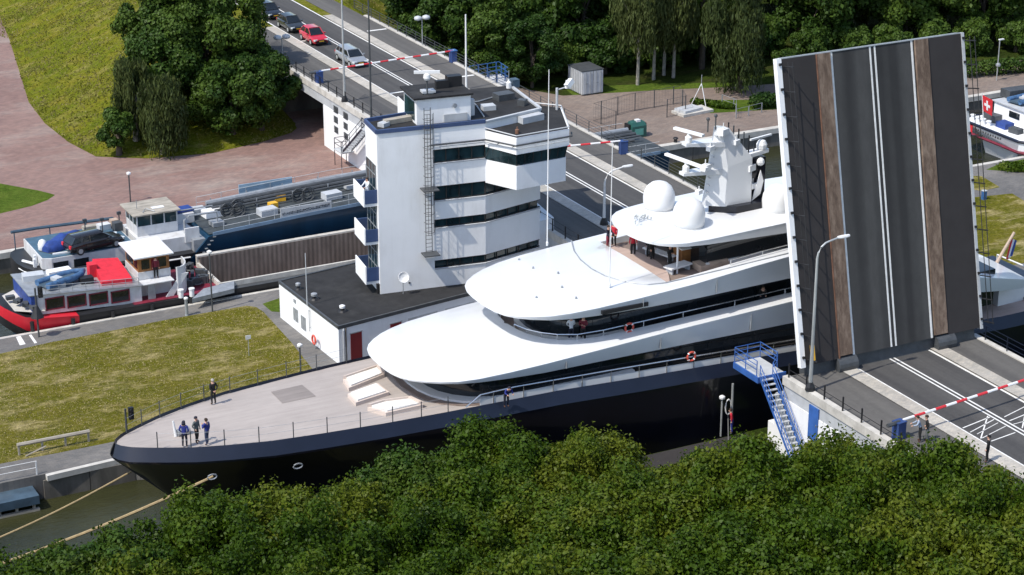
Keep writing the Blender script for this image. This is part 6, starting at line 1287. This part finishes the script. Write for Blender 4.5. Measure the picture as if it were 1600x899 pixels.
# tufts of longer grass on the slopes and the lawn
def tufts(name,poly,n,size,mt,hf,seed,keep=None):
    r=np.random.default_rng(seed); P=np.array(poly); lo,hi=P.min(0),P.max(0); X=r.uniform(lo[0],hi[0],n*3); Yy=r.uniform(lo[1],hi[1],n*3); ins=np.zeros(len(X),bool); j=len(P)-1
    for i in range(len(P)):
        a,b=P[j],P[i]; ins^=((a[1]>Yy)!=(b[1]>Yy))&(X<(b[0]-a[0])*(Yy-a[1])/((b[1]-a[1]) or 1e-9)+a[0]); j=i
    X,Yy=X[ins],Yy[ins]; C=r.uniform(lo,hi,(140,2)); q=r.uniform(.6,3.2,140); k=sum(np.exp(-(((X-c[0])/s_)**2+((Yy-c[1])/(s_*.8))**2)) for c,s_ in zip(C,q)); m_=r.random(len(X))<np.clip(.16+.5*k,.05,.95); X,Yy=X[m_][:n],Yy[m_][:n]; n=len(X)
    Z=np.array([hf(a,b) for a,b in zip(X,Yy)]) if hf else np.full(n,.0); s=size*r.uniform(.5,1.4,n); an=r.uniform(0,6.28,n); dx,dy=np.cos(an),np.sin(an); lx,ly=r.normal(size=n)*.5*s,r.normal(size=n)*.5*s
    v=np.empty((n,4,3)); w=s*.5; v[:,0]=np.c_[X-dx*w,Yy-dy*w,Z-.03]; v[:,1]=np.c_[X+dx*w,Yy+dy*w,Z-.03]; v[:,2]=np.c_[X+dx*w*.5+lx,Yy+dy*w*.5+ly,Z+s*.8]; v[:,3]=np.c_[X-dx*w*.7+lx,Yy-dy*w*.7+ly,Z+s*.65]
    me=bpy.data.meshes.new(name); me.vertices.add(4*n); me.vertices.foreach_set('co',v.ravel()); me.loops.add(4*n); me.loops.foreach_set('vertex_index',np.arange(4*n,dtype=np.int32)); me.polygons.add(n); me.polygons.foreach_set('loop_start',np.arange(0,4*n,4,dtype=np.int32)); me.polygons.foreach_set('loop_total',np.full(n,4,dtype=np.int32)); me.materials.append(mt); me.update()
    o=bpy.data.objects.new(name,me); COL.objects.link(o); o['kind']='stuff'; o['label']='tufts of longer grass'
GB=leafm('tuft_green',(.11,.145,.012),(.17,.175,.022),(.27,.235,.08),.4); GI=leafm('tuft_straw',(.13,.135,.02),(.22,.19,.05),(.42,.35,.17),.35)
bp=LB[2:]+[(73.2,186.6),(73.2,250),(45,250)]
tufts('bank_grass_tufts',bp,18000,.16,GB,hbank,5)
tufts('lawn_grass_tufts',Gs([(0,553),(80,535),(150,522),(270,498),(385,478),(400,480),(412,488),(455,535),(492,582)])+[(51.6,126.0)]+Gs([(180,690),(90,708),(0,725)]),24000,.065,GI,None,6)
tufts('east_grass_tufts',RB+[(89.3,300)],9000,.2,GB,hbank2,7)
